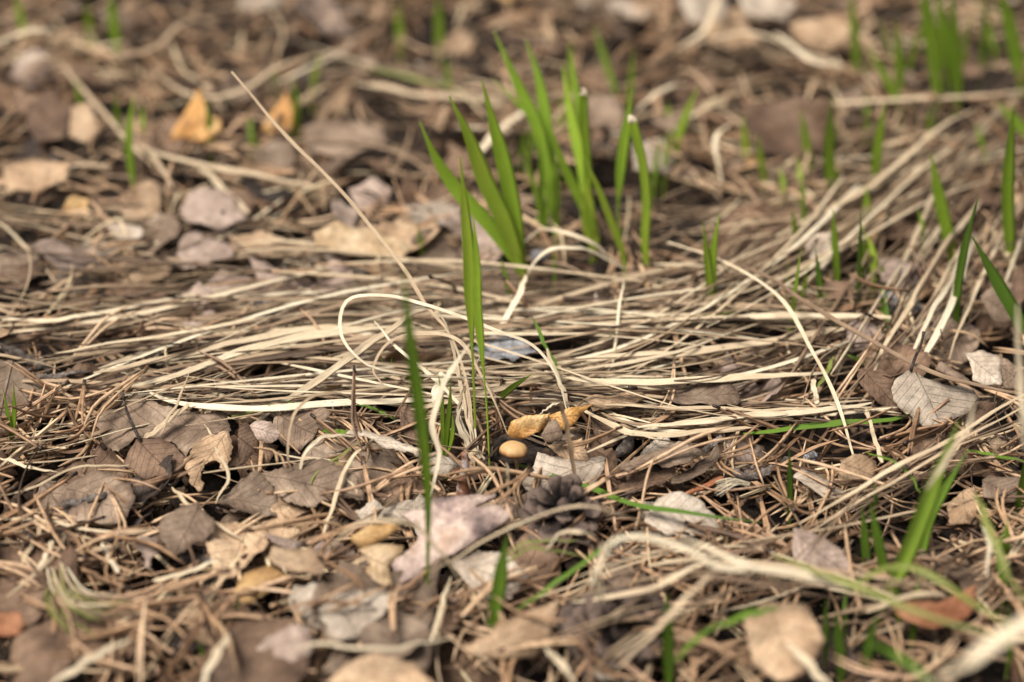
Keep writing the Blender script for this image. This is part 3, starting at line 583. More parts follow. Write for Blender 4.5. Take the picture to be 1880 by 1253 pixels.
while cnt < 262 and tries < 4000:
    tries += 1
    y = 0.47 + 0.85 * rnd(); hw = 0.30 * y + 0.05
    x = ru(-hw, hw)
    p = Vector((x, y, terr(x, y) + ru(.000, .011))); px, py = pix(p)
    if not inframe(px, py, 130): continue
    if any(inpoly(px, py, P) for P in HERO) and rnd() < .8: continue
    if py > 780 and py < 900 and 880 < px < 1010: continue
    if noise.noise(Vector((x * 26, y * 26, 17.3))) < -.16 and rnd() < .8: continue
    mat_core = 470 < py < 770 and 250 < px < 1500
    if 950 < px < 1260 and 380 < py < 570: continue
    if mat_core: p.z -= .004
    if py > 700: p.z -= .004
    mt = random.choice(['lgrey'] * 6 + ['lbrown'] * 7 + ['lpink'] * 2 + ['lpale'] * 2 + ['ltan'] * 2 + ['ldark'])
    if py > 1000 and rnd() < .4: mt = random.choice(['lbrown', 'ldark'])
    if py < 420 and mt in ('lpale', 'lpink') and rnd() < .6: mt = random.choice(['lgrey', 'lbrown', 'ltan'])
    if py < 420 and rnd() < .05: mt = random.choice(['ltan', 'lochre'])
    me = leafvar(random.randrange(16), mt)
    o = bpy.data.objects.new('dead_leaf', me); COL.objects.link(o)
    sc = ru(.75, 1.35)
    if py < 420: sc = ru(.42, .95)
    R = Matrix.Rotation(R_(random.gauss(8, 13)), 4, 'X') @ Matrix.Rotation(R_(random.gauss(0, 13)), 4, 'Y') @ Matrix.Rotation(ru(0, 6.28), 4, 'Z')
    if rnd() < .4: R = R @ Matrix.Rotation(math.pi, 4, 'X')
    o.matrix_world = Matrix.Translation(p) @ R @ Matrix.Scale(sc, 4)
    a, b = zone(px, py)
    cn = {'lgrey': 'grey brown', 'lbrown': 'dark brown', 'lpink': 'pinkish brown', 'lpale': 'pale grey', 'ltan': 'tan', 'lrust': 'rusty', 'ldark': 'nearly black', 'lorange': 'orange', 'lochre': 'ochre', 'lcream': 'cream'}[mt]
    tag(o, uniq('%s %s leaf half buried' % ('big' if sc > 1.1 else 'small' if sc < .88 else 'middling', cn), side(px, py), px, py), 'leaf', '%s half buried leaves, %s of the %s' % (cn, a, b))
    cnt += 1

for i in range(17):
    for _ in range(60):
        px, py = ru(80, 1000), ru(850, 1240)
        if not any(inpoly(px, py, P) for P in HERO) and not (860 < px < 1040 and py < 920): break
    p = G(px, py, ru(.004, .009)); mt = random.choice(['lgrey', 'lgrey', 'lbrown', 'lgrey', 'lbrown', 'ltan']); me = leafvar(random.choice((0, 1, 4, 5, 8, 9, 12, 13, 2, 6)), mt)
    o = bpy.data.objects.new('birch_leaf', me); COL.objects.link(o); sc = ru(.85, 1.3)
    o.matrix_world = Matrix.Translation(p) @ Matrix.Rotation(R_(random.gauss(10, 8)), 4, 'X') @ Matrix.Rotation(R_(random.gauss(0, 8)), 4, 'Y') @ Matrix.Rotation(ru(0, 6.28), 4, 'Z') @ Matrix.Scale(sc, 4)
    cn = {'lgrey': 'grey brown', 'lbrown': 'dark brown', 'lpale': 'pale grey', 'ltan': 'tan'}[mt]
    tag(o, uniq('%s flat %s leaf' % ('wide' if sc > 1.05 else 'smaller', cn), side(px, py), px, py), 'leaf', 'flat leaves on the needles in the foreground')
    m_ = depth(p); rr = 55 * sc; HERO.append([(px - rr, py), (px, py - rr * .45), (px + rr, py), (px, py + rr * .45)])
# ------------------------------------------------------------------ mushrooms
def lathe(mb, prof, c, k=40, tilt=None, wob=0.0, seed=0, tones=None):
    rows = []; uvs = []; tl = []
    for i, (r, z) in enumerate(prof):
        rr = []; u = []
        for j in range(k + 1):
            a = (j % k) / k * math.tau
            q = r * (1 + wob * noise.noise(Vector((math.cos(a) * 1.3, math.sin(a) * 1.3, seed))) + wob * .35 * noise.noise(Vector((math.cos(a) * 5, math.sin(a) * 5, seed + 3))) * (r / prof[-1][0] if prof[-1][0] else 0))
            v = Vector((q * math.cos(a), q * math.sin(a), z))
            if tilt: v = tilt @ v
            rr.append(c + v); u.append((j / k, i / len(prof)))
        rows.append(rr); uvs.append(u); tl.extend([tones[i] if tones else .5] * (k + 1))
    mb.grid(rows, uvs, tl)
def mushroom(px, py, cx, cy, wpx, name_label, cat='mushroom', capm='cap', tl=(-14, 7)):
    base = G(px, py, 0.0); top = Vp(cx, cy, base.y - .0005); mpp = depth(top) * K
    e = empty('mushroom', base); tag(e, name_label, cat)
    r = wpx * mpp / 2; h = r * .78
    T = Matrix.Rotation(R_(tl[0]), 3, 'X') @ Matrix.Rotation(R_(tl[1]), 3, 'Y')
    prof = []; tn = []
    for i in range(18):
        t = i / 17; a = t * math.pi / 2
        prof.append((max(1e-5, r * math.sin(a) ** 0.92), h * (math.cos(a) ** 0.75) - h * .45)); tn.append(.05 + .75 * t ** 4 + (.25 if t > .97 else 0))
    prof += [(r * .985, -h * .56), (r * .93, -h * .53)]; tn += [.9, 1.0]
    mb = MB(); lathe(mb, prof, top, tilt=T, wob=.10, seed=2.2, tones=tn); mb.build('cap', M[capm], e)
    mb = MB(); k = 72; rows = []; uvs = []
    for rr_, zz_ in ((r * .93, -h * .53), (r * .6, -h * .35), (r * .12, -h * .30)):
        row = []
        for j in range(k + 1):
            a = (j % k) / k * math.tau; row.append(top + T @ Vector((rr_ * math.cos(a), rr_ * math.sin(a), zz_ + (.00025 if j % 2 else 0))))
        rows.append(row); uvs.append([(j / k, 0) for j in range(k + 1)])
    mb.grid(rows, uvs, .4); mb.build('gills', M['stem'], e, smooth=False)
    mb = MB(); s = T @ Vector((0, 0, -h * .35)) + top
    tube(mb, [base - Vector((0, 0, .002)), base.lerp(s, .4) + Vector((.0006, 0, 0)), s], lambda t: mpp * 3.6 * (1.05 - .2 * t), 12, .5, 12, .1); mb.build('stem', M['stem'], e)
mushroom(950, 884, 944, 823, 52, 'small mushroom with a smooth honey yellow cap under a dark curled leaf')
mushroom(842, 880, 837, 862, 24, 'tiny brown capped mushroom beside the red brown stick', capm='capdark')

# ------------------------------------------------------------------ pine cones
def cone(c, ax, r, label, n=64):
    e = empty('pine_cone', c); tag(e, label, 'pine cone')
    ax = ax.normalized(); q = ax.to_track_quat('Z', 'Y').to_matrix()
    mb = MB(); lathe(mb, [(1e-5, r * .95), (r * .16, r * .8), (r * .3, r * .4), (r * .36, 0), (r * .25, -r * .35), (1e-5, -r * .5)], c, 14, q); mb.build('core', M['cone'], e)
    # one open scale: thin wedge with a thick rhombic end
    sm = MB(); rows = []; uvs = []; tl = []
    for i, (t, wd, th) in enumerate(((0, .10, .035), (.35, .20, .035), (.7, .31, .045), (.86, .33, .09), (.96, .22, .13), (1.03, .04, .05))):
        row = []
        for j in range(9):
            a = (j % 8) / 8 * math.tau
            row.append(Vector((math.cos(a) * wd * r, math.sin(a) * th * r * (1.0 if math.sin(a) > 0 else .4) * (1.6 if j == 2 else 1) + .28 * r * t * t, t * r)))
        rows.append(row); uvs.append([(j / 8, t) for j in range(9)]); tl += [t ** 2 * 1.2] * 9
    sm.grid([[Vector((0, 0, 0))] * 9] + rows + [[Vector((0, .28 * r, r * 1.03))] * 9], [[(0, 0)] * 9] + uvs + [[(1, 1)] * 9], [0] * 9 + tl + [1.2] * 9)
    first = None
    for i in range(n):
        t = i / (n - 1); ang = i * 2.39996
        z = r * (-.3 + .95 * t); el = R_(-22 + 88 * t ** 1.5 + random.gauss(0, 13)); sc = .92 * (1 - .3 * t ** 2) * ru(.75, 1.12)
        rad = Vector((math.cos(ang), math.sin(ang), 0)); d = rad * math.cos(el) + Vector((0, 0, 1)) * math.sin(el)
        side = Vector((-math.sin(ang), math.cos(ang), 0)); up = d.cross(side) * -1
        if first is None:
            o = sm.build('scale', M['cone'], e, origin=(0, 0, 0)); first = o; o.data.materials[0] = M['cone']
        else: o = bpy.data.objects.new('scale', first.data); COL.objects.link(o); o.parent = e
        mt = Matrix((side, up, d)).transposed()
        loc = q @ (Vector((0, 0, z)) + rad * r * .15)
        o.matrix_local = Matrix.Translation(loc) @ (q @ mt).to_4x4() @ Matrix.Scale(sc, 4)
cc = G(1030, 958, .009)
cone(cc, Vector((.12, -.25, .95)), .0135, 'dark weathered open pine cone just right of the pink bark flake', 46)
cone(G(1115, 1165, .005), Vector((.35, -.6, .6)), .0155, 'blurred open pine cone lying in a dark hollow at the bottom')

# ------------------------------------------------------------------ sticks and twigs
def stick(pts, r0, r1, label, mat='twig', name='twig', rough=.5, k=10, n=30, side=None):
    P = [G(a, b, h / 1000) for a, b, h in pts]; mb = MB(); mpp = depth(P[0]) * K
    tube(mb, P, lambda t: mpp * (r0 + (r1 - r0) * t) * (1 + .12 * math.sin(t * 40)), k, .5, n, rough)
    o = mb.build(name, M[mat]); tag(o, label, 'twig' if name == 'twig' else name.replace('_', ' '))
    return o
P0 = G(852, 912, .002); mpp = depth(P0) * K; mb = MB()
tube(mb, [P0, Vp(852, 880, P0.y), Vp(855, 850, P0.y + .001), Vp(851, 832, P0.y + .001)], lambda t: mpp * (16 - 11 * t ** .8), 14, .5, 26, .22)
tag(mb.build('stick', M['stick']), 'short red brown stick with peeling grey bark behind the pink bark flake', 'stick')
stick([(-20, 632, 9), (30, 650, 9), (60, 664, 8), (95, 682, 7)], 11, 7, 'thick dark knobbly twig at the left edge above the thin one', rough=1.0)
stick([(30, 692, 10), (70, 693, 10), (110, 690, 11), (140, 684, 12), (165, 686, 9), (178, 697, 4)], 5, 4, 'thin dark twig with ringed bark curving down at the left', rough=.9)
stick([(116, 934, 9), (150, 921, 9.5), (180, 914, 10), (206, 906, 9)], 9, 6, 'short rough grey twig on the grey brown leaf at left', rough=1.0)
stick([(1345, 868, 9), (1375, 877, 9), (1405, 868, 9), (1445, 845, 9)], 8, 6, 'grey scaly twig lying left of the small front shoot', rough=1.0)
stick([(1293, 830, 12), (1310, 815, 14), (1325, 804, 15)], 7, 6, 'stubby dark twig end on the straw above the grey leaf strip', rough=.6)
stick([(330, 1027, 3), (390, 1030, 4), (450, 1034, 3)], 8, 6, 'dark twig half hidden under the torn grey leaf', rough=.8)
stick([(30, 920, 3), (45, 950, 4), (55, 990, 3)], 8, 6, 'dark twig under the needles near the left edge', rough=.8)
stick([(960, 258, 5), (1040, 268, 6), (1130, 272, 5)], 6, 5, 'grey blurred twig behind the grass cluster', rough=.5)
stick([(10, 1060, 4), (60, 1075, 5), (130, 1068, 5)], 10, 8, 'dark blurred twig at lower left', rough=.7)
stick([(620, 480, 6), (660, 500, 7), (700, 498, 6)], 7, 5, 'dark blurred twig behind the tall dry stalk', rough=.7)
p0 = G(984, 748, .004); mb = MB(); m2 = depth(p0) * K
tube(mb, [p0, Vp(983, 728, p0.y), Vp(978, 706, p0.y)], lambda t: m2 * (5.5 - 1.2 * t + (1.2 if t > .85 else 0)), 8, .5, 12, .3)
tag(mb.build('shoot_stub', M['stick']), 'short brown broken stub standing in the straw above the golden leaf', 'plant stub')
# dry bud
p0 = G(1143, 852, .004); mb = MB(); m2 = depth(p0) * K
tube(mb, [p0, Vp(1134, 838, p0.y), Vp(1150, 822, p0.y), Vp(1156, 808, p0.y), Vp(1158, 796, p0.y)], lambda t: m2 * (2 + 10.5 * math.sin(math.pi * min(1, max(0, (t - .25) / .75)) ** .8)), 12, .5, 26, .35)
tag(mb.build('dry_bud', M['twig']), 'dry brown pointed bud hanging left of the raised toothed leaf', 'bud')
for i, (px, py, r, lab) in enumerate(((1640, 552, 22, 'larger grey lichen tuft between the diagonal straws at right'), (1672, 566, 15, 'smaller grey lichen tuft at right, beside the larger one'), (990, 470, 14, 'grey lichen tuft behind the pale curled straw'), (470, 560, 12, 'pale grey lichen tuft in the straw mat at left'), (600, 560, 13, 'blue grey lichen tuft in the straw left of the big straw loop'), (1487, 838, 12, 'small grey lichen tuft left of the ochre leaf'))):
    c = G(px, py, .006); mp = depth(c) * K; mb = MB(); rows = []; uvs = []
    for a in range(19):
        th = a / 18 * math.pi; row = []
        for b in range(25):
            ph = (b % 24) / 24 * math.tau; d = Vector((math.sin(th) * math.cos(ph), math.sin(th) * math.sin(ph), math.cos(th) * .6))
            row.append(c + d * r * mp * (1 + .55 * noise.noise(d * 2.2 + Vector((i * 7, 0, 0))) + .5 * noise.noise(d * 6 + Vector((i * 3, 1, 0)))))
        rows.append(row); uvs.append([(b / 24, a / 18) for b in range(25)])
    mb.grid(rows, uvs, .5); tag(mb.build('lichen', M['lichen'], origin=c), lab, 'lichen')

# ------------------------------------------------------------------ traced dry straw
CAMN = -F_
def wprof(kind):
    return {'taper': lambda t: min(1, .35 + 3 * t) * (1 - t ** 2.5) ** .8 + .06,
            'both': lambda t: math.sin(math.pi * (.04 + .92 * t)) ** .6,
            'flat': lambda t: min(1, .5 + 8 * t, .5 + 8 * (1 - t)),
            'root': lambda t: .35 + .65 * math.sin(math.pi * (.1 + .85 * t)) if t < 1 else .1}[kind]
lab_ = []
def straw(pts, wpx, tone, label, mode='g', kind='both', roll=None, fold=.25, cat='straw', name='dry_straw', mat='straw', twist=0, n=30, group=None):
    if mode == 'g': P = [G(a, b, h / 1000) for a, b, h in pts]; nrm = Vector((0, -.25, 1)).normalized()
    elif mode == 'v':     # stands on the litter at its lowest point, the rest in an upright plane h mm further back
        lo = max(pts, key=lambda q: q[1]); Y0 = G(lo[0], lo[1], .012).y; P = [Vp(a, b, Y0 + h / 1000) for a, b, h in pts]; nrm = CAMN
    else: P = [D(a, b, h / 1000) for a, b, h in pts]; nrm = CAMN
    mpp = sum(depth(p) for p in P) / len(P) * K; f = wprof(kind); mb = MB(); sd = len(lab_) * 3.7; lab_.append(1)
    P = resample(P, 14); P = [p + noise.noise_vector(Vector((i * .55, sd, 0))) * .0008 * (0 if i in (0, 13) else 1) for i, p in enumerate(P)]   # dry stalks are never smooth arcs
    ribbon(mb, P, lambda t: wpx * mpp * max(.05, f(t)) * (1 + .38 * noise.noise(Vector((t * 7, sd, 4)))), nrm, roll if roll is not None else ru(-.4, .4), fold, tone, twist, n)
    return tag(mb.build(name, M[mat]), label, cat, group)
S_ = [
 # hanging and looping straws near the focus plane (third value: mm beyond the focus plane)
 ([(425,132,38),(500,222,32),(620,345,26),(700,440,20),(740,492,16),(790,570,10),(828,615,6),(858,700,2),(868,800,0)], 7, .62, 'longest thin tan stalk rising to the upper left over everything', 'd', 'root', dict(fold=.6)),
 ([(1042,760,2),(1032,720,1),(1022,692,0),(1000,655,0),(963,623,2),(895,600,5),(790,563,9),(723,543,12),(672,541,14),(640,552,14),(623,575,12),(624,604,10),(637,633,8),(664,664,6),(700,681,4),(757,689,2),(860,694,2),(960,694,3)], 7.5, .93, 'big white straw loop sweeping round to the left of the tall blade', 'd', 'both', dict(n=60, twist=.8)),
 ([(932,798,0),(905,729,2),(874,671,3),(846,630,4),(809,613,6),(757,614,8),(722,625,8),(699,647,6),(685,672,5),(690,692,4),(703,706,2)], 7, .66, 'smaller tan straw loop inside the big white loop', 'd', 'both', dict(n=44)),
 ([(878,826,0),(867,771,2),(835,735,4),(805,702,5),(747,654,8),(708,615,10),(687,590,11)], 7, .95, 'straight white straw crossing behind the tall green blade', 'd', 'both', dict()),
 ([(870,806,0),(858,758,2),(840,681,4),(830,630,6),(822,598,7),(805,575,8)], 9, .80, 'thin upright cream straw in the clump with a bent tip', 'd', 'both', dict(twist=.8)),
 ([(862,632,12),(833,671,10),(812,712,8),(797,757,6),(794,788,4),(803,822,2),(802,865,0),(789,917,0)], 12, .95, 'broad pale ribbon straw hanging down right of the tall green blade', 'v', 'both', dict(twist=.5)),
 ([(876,838,1),(866,812,1),(848,780,2),(840,757,2),(846,735,2),(858,708,3),(872,680,4),(884,650,5)], 8, .90, 'curved white straw between the two thin green stems and the broad ribbon', 'd', 'both', dict(twist=1.2)),
 ([(882,842,0),(862,818,0),(846,792,0),(841,765,0),(850,740,1)], 12, .86, 'short wide pale curl at the clump foot', 'd', 'taper', dict(twist=.4)),
 ([(867,826,0),(858,770,1),(845,700,3),(836,650,4)], 5, .75, 'thin straight straw left of the twin green stems', 'd', 'both', dict()),
 ([(874,826,1),(862,752,2),(850,690,4),(842,670,4)], 4, .70, 'thinnest straw in the clump centre', 'd', 'both', dict()),
 ([(890,846,0),(880,830,0),(865,835,0),(872,860,0)], 7, .74, 'small bent straw at the base of the twin green stems', 'd', 'both', dict()),
 ([(704,779,4),(740,773,2),(800,778,0),(840,798,-2),(862,818,-3)], 5, .80, 'thin cream straw arching low across the tall blade', 'd', 'both', dict()),
 ([(650,780,16),(672,760,16),(705,728,14),(750,712,12),(790,690,10),(806,682,8)], 5, .66, 'thin tan straw curving down to the pale arched leaf', 'd', 'both', dict()),
 ([(465,784,0),(500,752,6),(560,715,16),(640,655,30),(706,613,38),(757,575,40),(785,568,42)], 15, .80, 'pale yellow straw running diagonally from the round flake up to the loop', 'v', 'both', dict(n=40)),
 ([(541,884,0),(528,829,2),(538,768,8),(559,738,12),(585,725,16),(625,724,20),(655,742,24)], 6, .60, 'brown left leg of the hairpin straw standing on the saw toothed leaf', 'v', 'both', dict(fold=.5)),
 ([(543,885,0),(553,855,2),(561,828,4),(580,812,8),(600,799,12),(650,802,14)], 7, .85, 'pale right leg of the hairpin straw', 'v', 'both', dict(fold=.5)),
 ([(800,742,4),(803,716,5),(812,694,7),(815,686,8)], 18, .97, 'white rounded straw end above the small green sprout', 'd', 'flat', dict(fold=.1)),
 ([(989,838,0),(1030,822,0),(1058,883,-8)], 1, .5, '', 'skip', '', {}),
 ([(1058,884,0),(1052,840,1),(1043,795,2),(1036,762,3),(1029,737,3)], 8, .42, 'stiff grey stalk leaning in front of the amber leaf', 'v', 'flat', dict(fold=.8)),
 ([(1045,752,10),(1036,722,12),(1024,690,14),(1012,660,16),(1004,640,18)], 9, .72, 'pale straw sheath that ends in a green tip above the amber leaf', 'd', 'both', dict(fold=.5)),
 ([(990,762,6),(1010,748,6),(1030,738,7)], 4, .92, 'short white straw splinter left of the stiff grey stalk', 'd', 'both', dict()),
 ([(918,928,0),(930,905,1),(932,875,1),(929,850,2)], 7, .88, 'short bright cream needle standing under the mushroom', 'v', 'both', dict(fold=.6)),
 # straws lying on the litter (third value: mm above the soil)
 ([(275,721,12),(310,736,14),(370,747,16),(480,751,18),(560,746,18),(640,740,17),(760,735,14),(850,742,10)], 15, .95, 'long cream straw lying over the large grey leaf at left', 'g', 'both', dict(n=50)),
 ([(418,766,16),(432,770,16),(450,766,14),(500,750,14),(540,742,12)], 6, .70, 'straw with a kinked end on the large grey leaf', 'g', 'both', dict()),
 ([(375,780,12),(395,815,14),(421,874,14),(410,900,10),(396,925,8)], 7, .78, 'pale bent straw across the orange tan toothed leaf', 'g', 'both', dict()),
 ([(265,806,14),(300,780,16),(345,742,18)], 12, .66, 'flat dry straw piece slanting on the large grey leaf', 'g', 'flat', dict()),
 ([(293,800,17),(325,740,20),(347,685,22)], 5, .70, 'thin straw sticking up across the long cream straw', 'g', 'both', dict()),
 ([(590,992,10),(600,965,12),(615,915,16),(630,870,18),(655,835,18),(690,800,16)], 9, .74, 'tan straw curving across the saw toothed leaf from below', 'g', 'both', dict(n=36)),
 ([(632,876,15),(650,895,14),(661,925,10)], 5, .74, 'short thin straw at the right end of the saw toothed leaf', 'g', 'both', dict()),
 ([(508,833,12),(570,842,13),(610,846,14),(650,850,12)], 4, .80, 'thin yellowish straw above the saw toothed leaf', 'g', 'both', dict()),
 ([(0,909,10),(50,900,11),(100,876,12),(150,858,12),(236,855,12)], 6, .68, 'long curved needle like straw at left above the grey brown leaf', 'g', 'both', dict()),
 ([(-30,955,10),(94,958,11),(164,973,12),(225,981,11),(285,976,8)], 10, .78, 'long pale straw crossing below the grey brown leaf at left', 'g', 'both', dict()),
 ([(0,842,9),(50,855,9),(110,868,8)], 7, .82, 'yellow straw at the left edge below the bundle', 'g', 'taper', dict()),
 ([(316,895,12),(351,930,14),(398,963,12),(445,993,9)], 8, .70, 'tan straw slanting over the torn grey leaf', 'g', 'both', dict()),
 ([(281,1066,10),(340,1052,12),(400,1031,12)], 10, .86, 'short pale chip of straw below the torn grey leaf', 'g', 'flat', dict()),
 ([(68,1059,9),(82,1025,10),(97,993,10)], 10, .86, 'upright pale chip of straw near the left edge', 'g', 'flat', dict()),
 ([(40,1035,9),(60,1000,10),(80,965,10)], 9, .68, 'tan chip of straw left of the upright pale chip', 'g', 'flat', dict()),
 ([(187,998,9),(202,1025,11),(218,1052,9)], 9, .88, 'small whitish chip below the long pale straw at left', 'g', 'flat', dict()),
 ([(72,657,14),(200,632,15),(310,616,16),(450,590,16),(640,562,14)], 11, .78, 'straight pale straw at the top left of the mat', 'g', 'both', dict()),
 ([(172,685,14),(343,650,15),(515,613,16),(700,586,14)], 13, .72, 'wide tan straw in the middle of the left mat', 'g', 'both', dict()),
 ([(285,705,14),(380,668,16),(480,633,18),(640,608,18),(760,600,14)], 15, .80, 'widest pale straw rising from the large grey leaf to the right', 'g', 'both', dict()),
 ([(-30,582,12),(60,588,13),(110,590,14),(200,570,14),(330,545,12)], 14, .88, 'broad cream straw at the left edge of the mat', 'g', 'both', dict()),
 ([(-30,700,10),(120,700,11),(240,708,12),(440,712,12),(640,706,11),(860,700,9)], 9, .52, 'dull brown straw marking the lower edge of the left mat', 'g', 'both', dict()),
 ([(967,513,14),(975,492,20),(995,468,26),(1025,455,28),(1066,457,26),(1100,468,20),(1150,495,10)], 9, .92, 'pale arched straw under the green cluster', 'g', 'both', dict(n=34)),
 ([(963,445,16),(997,421,24),(1049,431,26),(1090,450,22),(1135,482,12)], 8, .86, 'second pale arched straw, higher, under the green cluster', 'g', 'both', dict(n=34)),
 ([(1145,515,22),(1135,578,18),(1128,633,14),(1121,675,11),(1100,700,9)], 7, .95, 'thin white straw hanging vertically right of the middle', 'g', 'both', dict(twist=.5)),
 ([(965,506,24),(950,545,22),(929,582,18),(905,625,12),(895,645,10)], 13, .90, 'pale flat straw slanting down behind the twin green stems', 'g', 'both', dict(twist=.4)),
 ([(1000,682,16),(1066,698,18),(1140,702,18),(1260,700,17),(1420,690,16),(1520,684,12)], 16, .80, 'broad flat straw running right from the twin green stems', 'g', 'both', dict(n=40)),
 ([(1030,672,14),(1135,654,16),(1260,648,16),(1400,628,16),(1550,604,12)], 13, .74, 'long tan straw with a blunt right end', 'g', 'flat', dict(n=40)),
 ([(963,608,13),(1066,588,15),(1260,578,15),(1420,590,13)], 10, .78, 'straw in the upper part of the right mat', 'g', 'both', dict()),
 ([(1180,590,14),(1300,586,15),(1430,581,16),(1635,583,13)], 13, .78, 'pale straw with a cut end pointing at the lichen', 'g', 'flat', dict()),
 ([(1240,776,14),(1380,766,15),(1500,755,15),(1600,740,12)], 12, .84, 'cream straw above the long green lying blade', 'g', 'both', dict()),
 ([(1052,742,14),(1090,765,18),(1135,784,20),(1170,798,20),(1260,795,18),(1400,782,12)], 15, .72, 'yellow brown bent straw bundle by the dry bud', 'g', 'both', dict(n=36)),
 ([(1060,740,14),(1200,748,14),(1400,752,14),(1600,748,12)], 10, .70, 'straight straw below the broad grey leaf', 'g', 'both', dict()),
 ([(1170,785,14),(1260,778,16),(1380,764,16),(1520,750,14)], 12, .82, 'pale straw just over the yellow brown bundle', 'g', 'both', dict()),
 ([(1225,445,20),(1300,470,24),(1370,500,28),(1430,545,30),(1480,620,26),(1520,700,22),(1550,780,16),(1580,880,8)], 7, .82, 'long thin arched straw coming down in front of the right mat', 'g', 'root', dict(n=50, fold=.5)),
 ([(1330,480,20),(1400,505,24),(1480,560,26),(1560,605,26),(1640,650,26),(1740,695,24),(1860,722,22),(1900,726,20)], 17, .34, 'thick grey brown straw across the pale birch leaf at right', 'g', 'both', dict(n=50, fold=.5)),
 ([(1600,700,14),(1622,640,18),(1680,545,20),(1745,440,18),(1800,370,12)], 12, .74, 'flat tan straw standing steeply left of the white ribbons', 'g', 'both', dict(n=34)),
 ([(1668,672,12),(1688,620,18),(1710,570,22),(1740,530,22),(1775,440,16)], 12, .95, 'left one of two white twisted ribbons above the birch leaf', 'g', 'both', dict(twist=.7, n=34)),
 ([(1685,672,12),(1712,628,18),(1738,580,22),(1755,530,22),(1790,430,16)], 17, .97, 'right and wider one of two white twisted ribbons above the birch leaf', 'g', 'both', dict(twist=.6, n=34)),
 ([(1743,660,12),(1765,600,16),(1800,520,18),(1845,420,14),(1885,350,10)], 8, .74, 'long tan straw slanting up to the right edge', 'g', 'both', dict()),
 ([(1727,605,24),(1731,630,18),(1737,665,10)], 8, .50, 'short brown stub beside the white ribbons', 'g', 'flat', dict(fold=.7)),
 ([(1590,752,12),(1605,800,14),(1620,850,12)], 8, .74, 'short upright straw under the dark curled leaf', 'g', 'flat', dict()),
 ([(1492,697,14),(1495,720,13),(1498,742,10)], 9, .80, 'small blunt straw piece between the mat and the thin arched straw', 'g', 'flat', dict()),
 ([(1467,962,16),(1600,885,24),(1720,820,28),(1800,770,28),(1900,715,24)], 10, .72, 'upper one of two parallel straws rising to the right', 'g', 'both', dict()),
 ([(1478,985,14),(1600,908,22),(1720,838,26),(1800,790,26),(1900,735,22)], 8, .68, 'lower one of two parallel straws rising to the right', 'g', 'both', dict()),
 # foreground, out of focus
 ([(600,1008,34),(654,966,44),(700,955,48),(740,960,48),(774,977,44),(826,1039,34),(855,1085,24)], 11, .72, 'arched tan straw in front of the pink bark flake', 'g', 'both', dict(n=40)),
 ([(790,1050,22),(850,1015,30),(940,968,38),(1010,940,42),(1070,930,44),(1110,935,42),(1180,960,30)], 6, .74, 'thin straw arching over the dark pine cone', 'g', 'both', dict(n=40)),
 ([(1020,970,26),(1040,940,34),(1070,934,36),(1100,945,34),(1120,965,26)], 1, .74, '', 'skip', '', {}),
 ([(1000,1020,22),(1020,985,30),(1060,975,34),(1090,985,30),(1100,1010,22)], 7, .80, 'small cream arch below the dark pine cone', 'g', 'both', dict()),
 ([(1085,1075,40),(1110,1010,52),(1150,985,58),(1210,992,58),(1290,1022,54),(1330,1045,50),(1420,1045,46),(1520,1062,40),(1600,1085,30)], 17, .92, 'bright white bent straw across the lower right foreground', 'g', 'both', dict(n=54)),
 ([(1250,985,50),(1310,1010,50),(1360,1035,50),(1440,1055,46),(1560,1080,38)], 13, .86, 'pale straw touching the bright white bent straw', 'g', 'both', dict()),
 ([(1104,1112,36),(1098,1060,46),(1108,1000,54)], 17, .82, 'hanging pale seed husk left of the bright white straw', 'g', 'both', dict(fold=.5)),
 ([(1050,1105,18),(1180,1085,24),(1290,1035,34),(1330,1040,36)], 12, .74, 'blurred straw below the bright white bent straw', 'g', 'both', dict()),
 ([(1130,1230,22),(1200,1160,36),(1300,1060,46),(1360,1045,46)], 12, .68, 'blurred tan straw rising to the bright white straw', 'g', 'both', dict()),
 ([(1690,1270,70),(1780,1215,86),(1900,1130,95)], 30, .84, 'widest blurred pale straw in the bottom right corner', 'g', 'flat', dict()),
 ([(1868,560,110),(1872,680,90),(1878,800,70),(1900,920,40)], 12, .86, 'blurred upright cream straw at the right edge', 'g', 'both', dict()),
 ([(1700,900,60),(1740,840,70),(1775,790,78),(1790,735,84)], 9, .82, 'pale blurred tip above the large front grass blade', 'g', 'both', dict()),
 ([(1000,1190,14),(1025,1215,20),(1060,1260,14)], 16, .82, 'pale blurred chip at the bottom edge', 'g', 'both', dict()),
 ([(1440,1240,14),(1470,1200,22),(1500,1260,14)], 1, .82, '', 'skip', '', {}),
 ([(1445,1180,26),(1480,1215,30),(1530,1270,24)], 15, .80, 'pale blurred husk on the brown leaf at the bottom', 'g', 'both', dict()),
 ([(90,1262,20),(160,1215,26),(240,1175,26)], 13, .84, 'blurred cream straw at the bottom left', 'g', 'both', dict()),
 ([(370,1262,18),(395,1210,24),(420,1165,22)], 15, .84, 'blurred pale straw left of the bottom middle', 'g', 'both', dict()),
 ([(787,1195,10),(805,1130,14),(828,1060,14)], 9, .84, 'upright cream straw below the pink bark flake', 'g', 'both', dict()),
 ([(545,1195,24),(590,1182,28),(640,1188,28),(720,1190,26),(830,1172,20)], 8, .86, 'thin yellowish curved straw under the pale heart leaf', 'g', 'both', dict()),
 ([(1800,965,20),(1815,990,26),(1812,1060,20)], 9, .95, 'white forked straw at the lower right', 'g', 'both', dict()),
 # background
 ([(-20,132,18),(30,112,26),(90,106,26),(95,108,22)], 9, .86, 'pale blurred bent straw at the upper left edge', 'g', 'both', dict()),
 ([(-20,85,20),(30,65,30),(60,58,34),(95,55,32)], 13, .92, 'pale blurred seed head at the upper left edge', 'g', 'both', dict()),
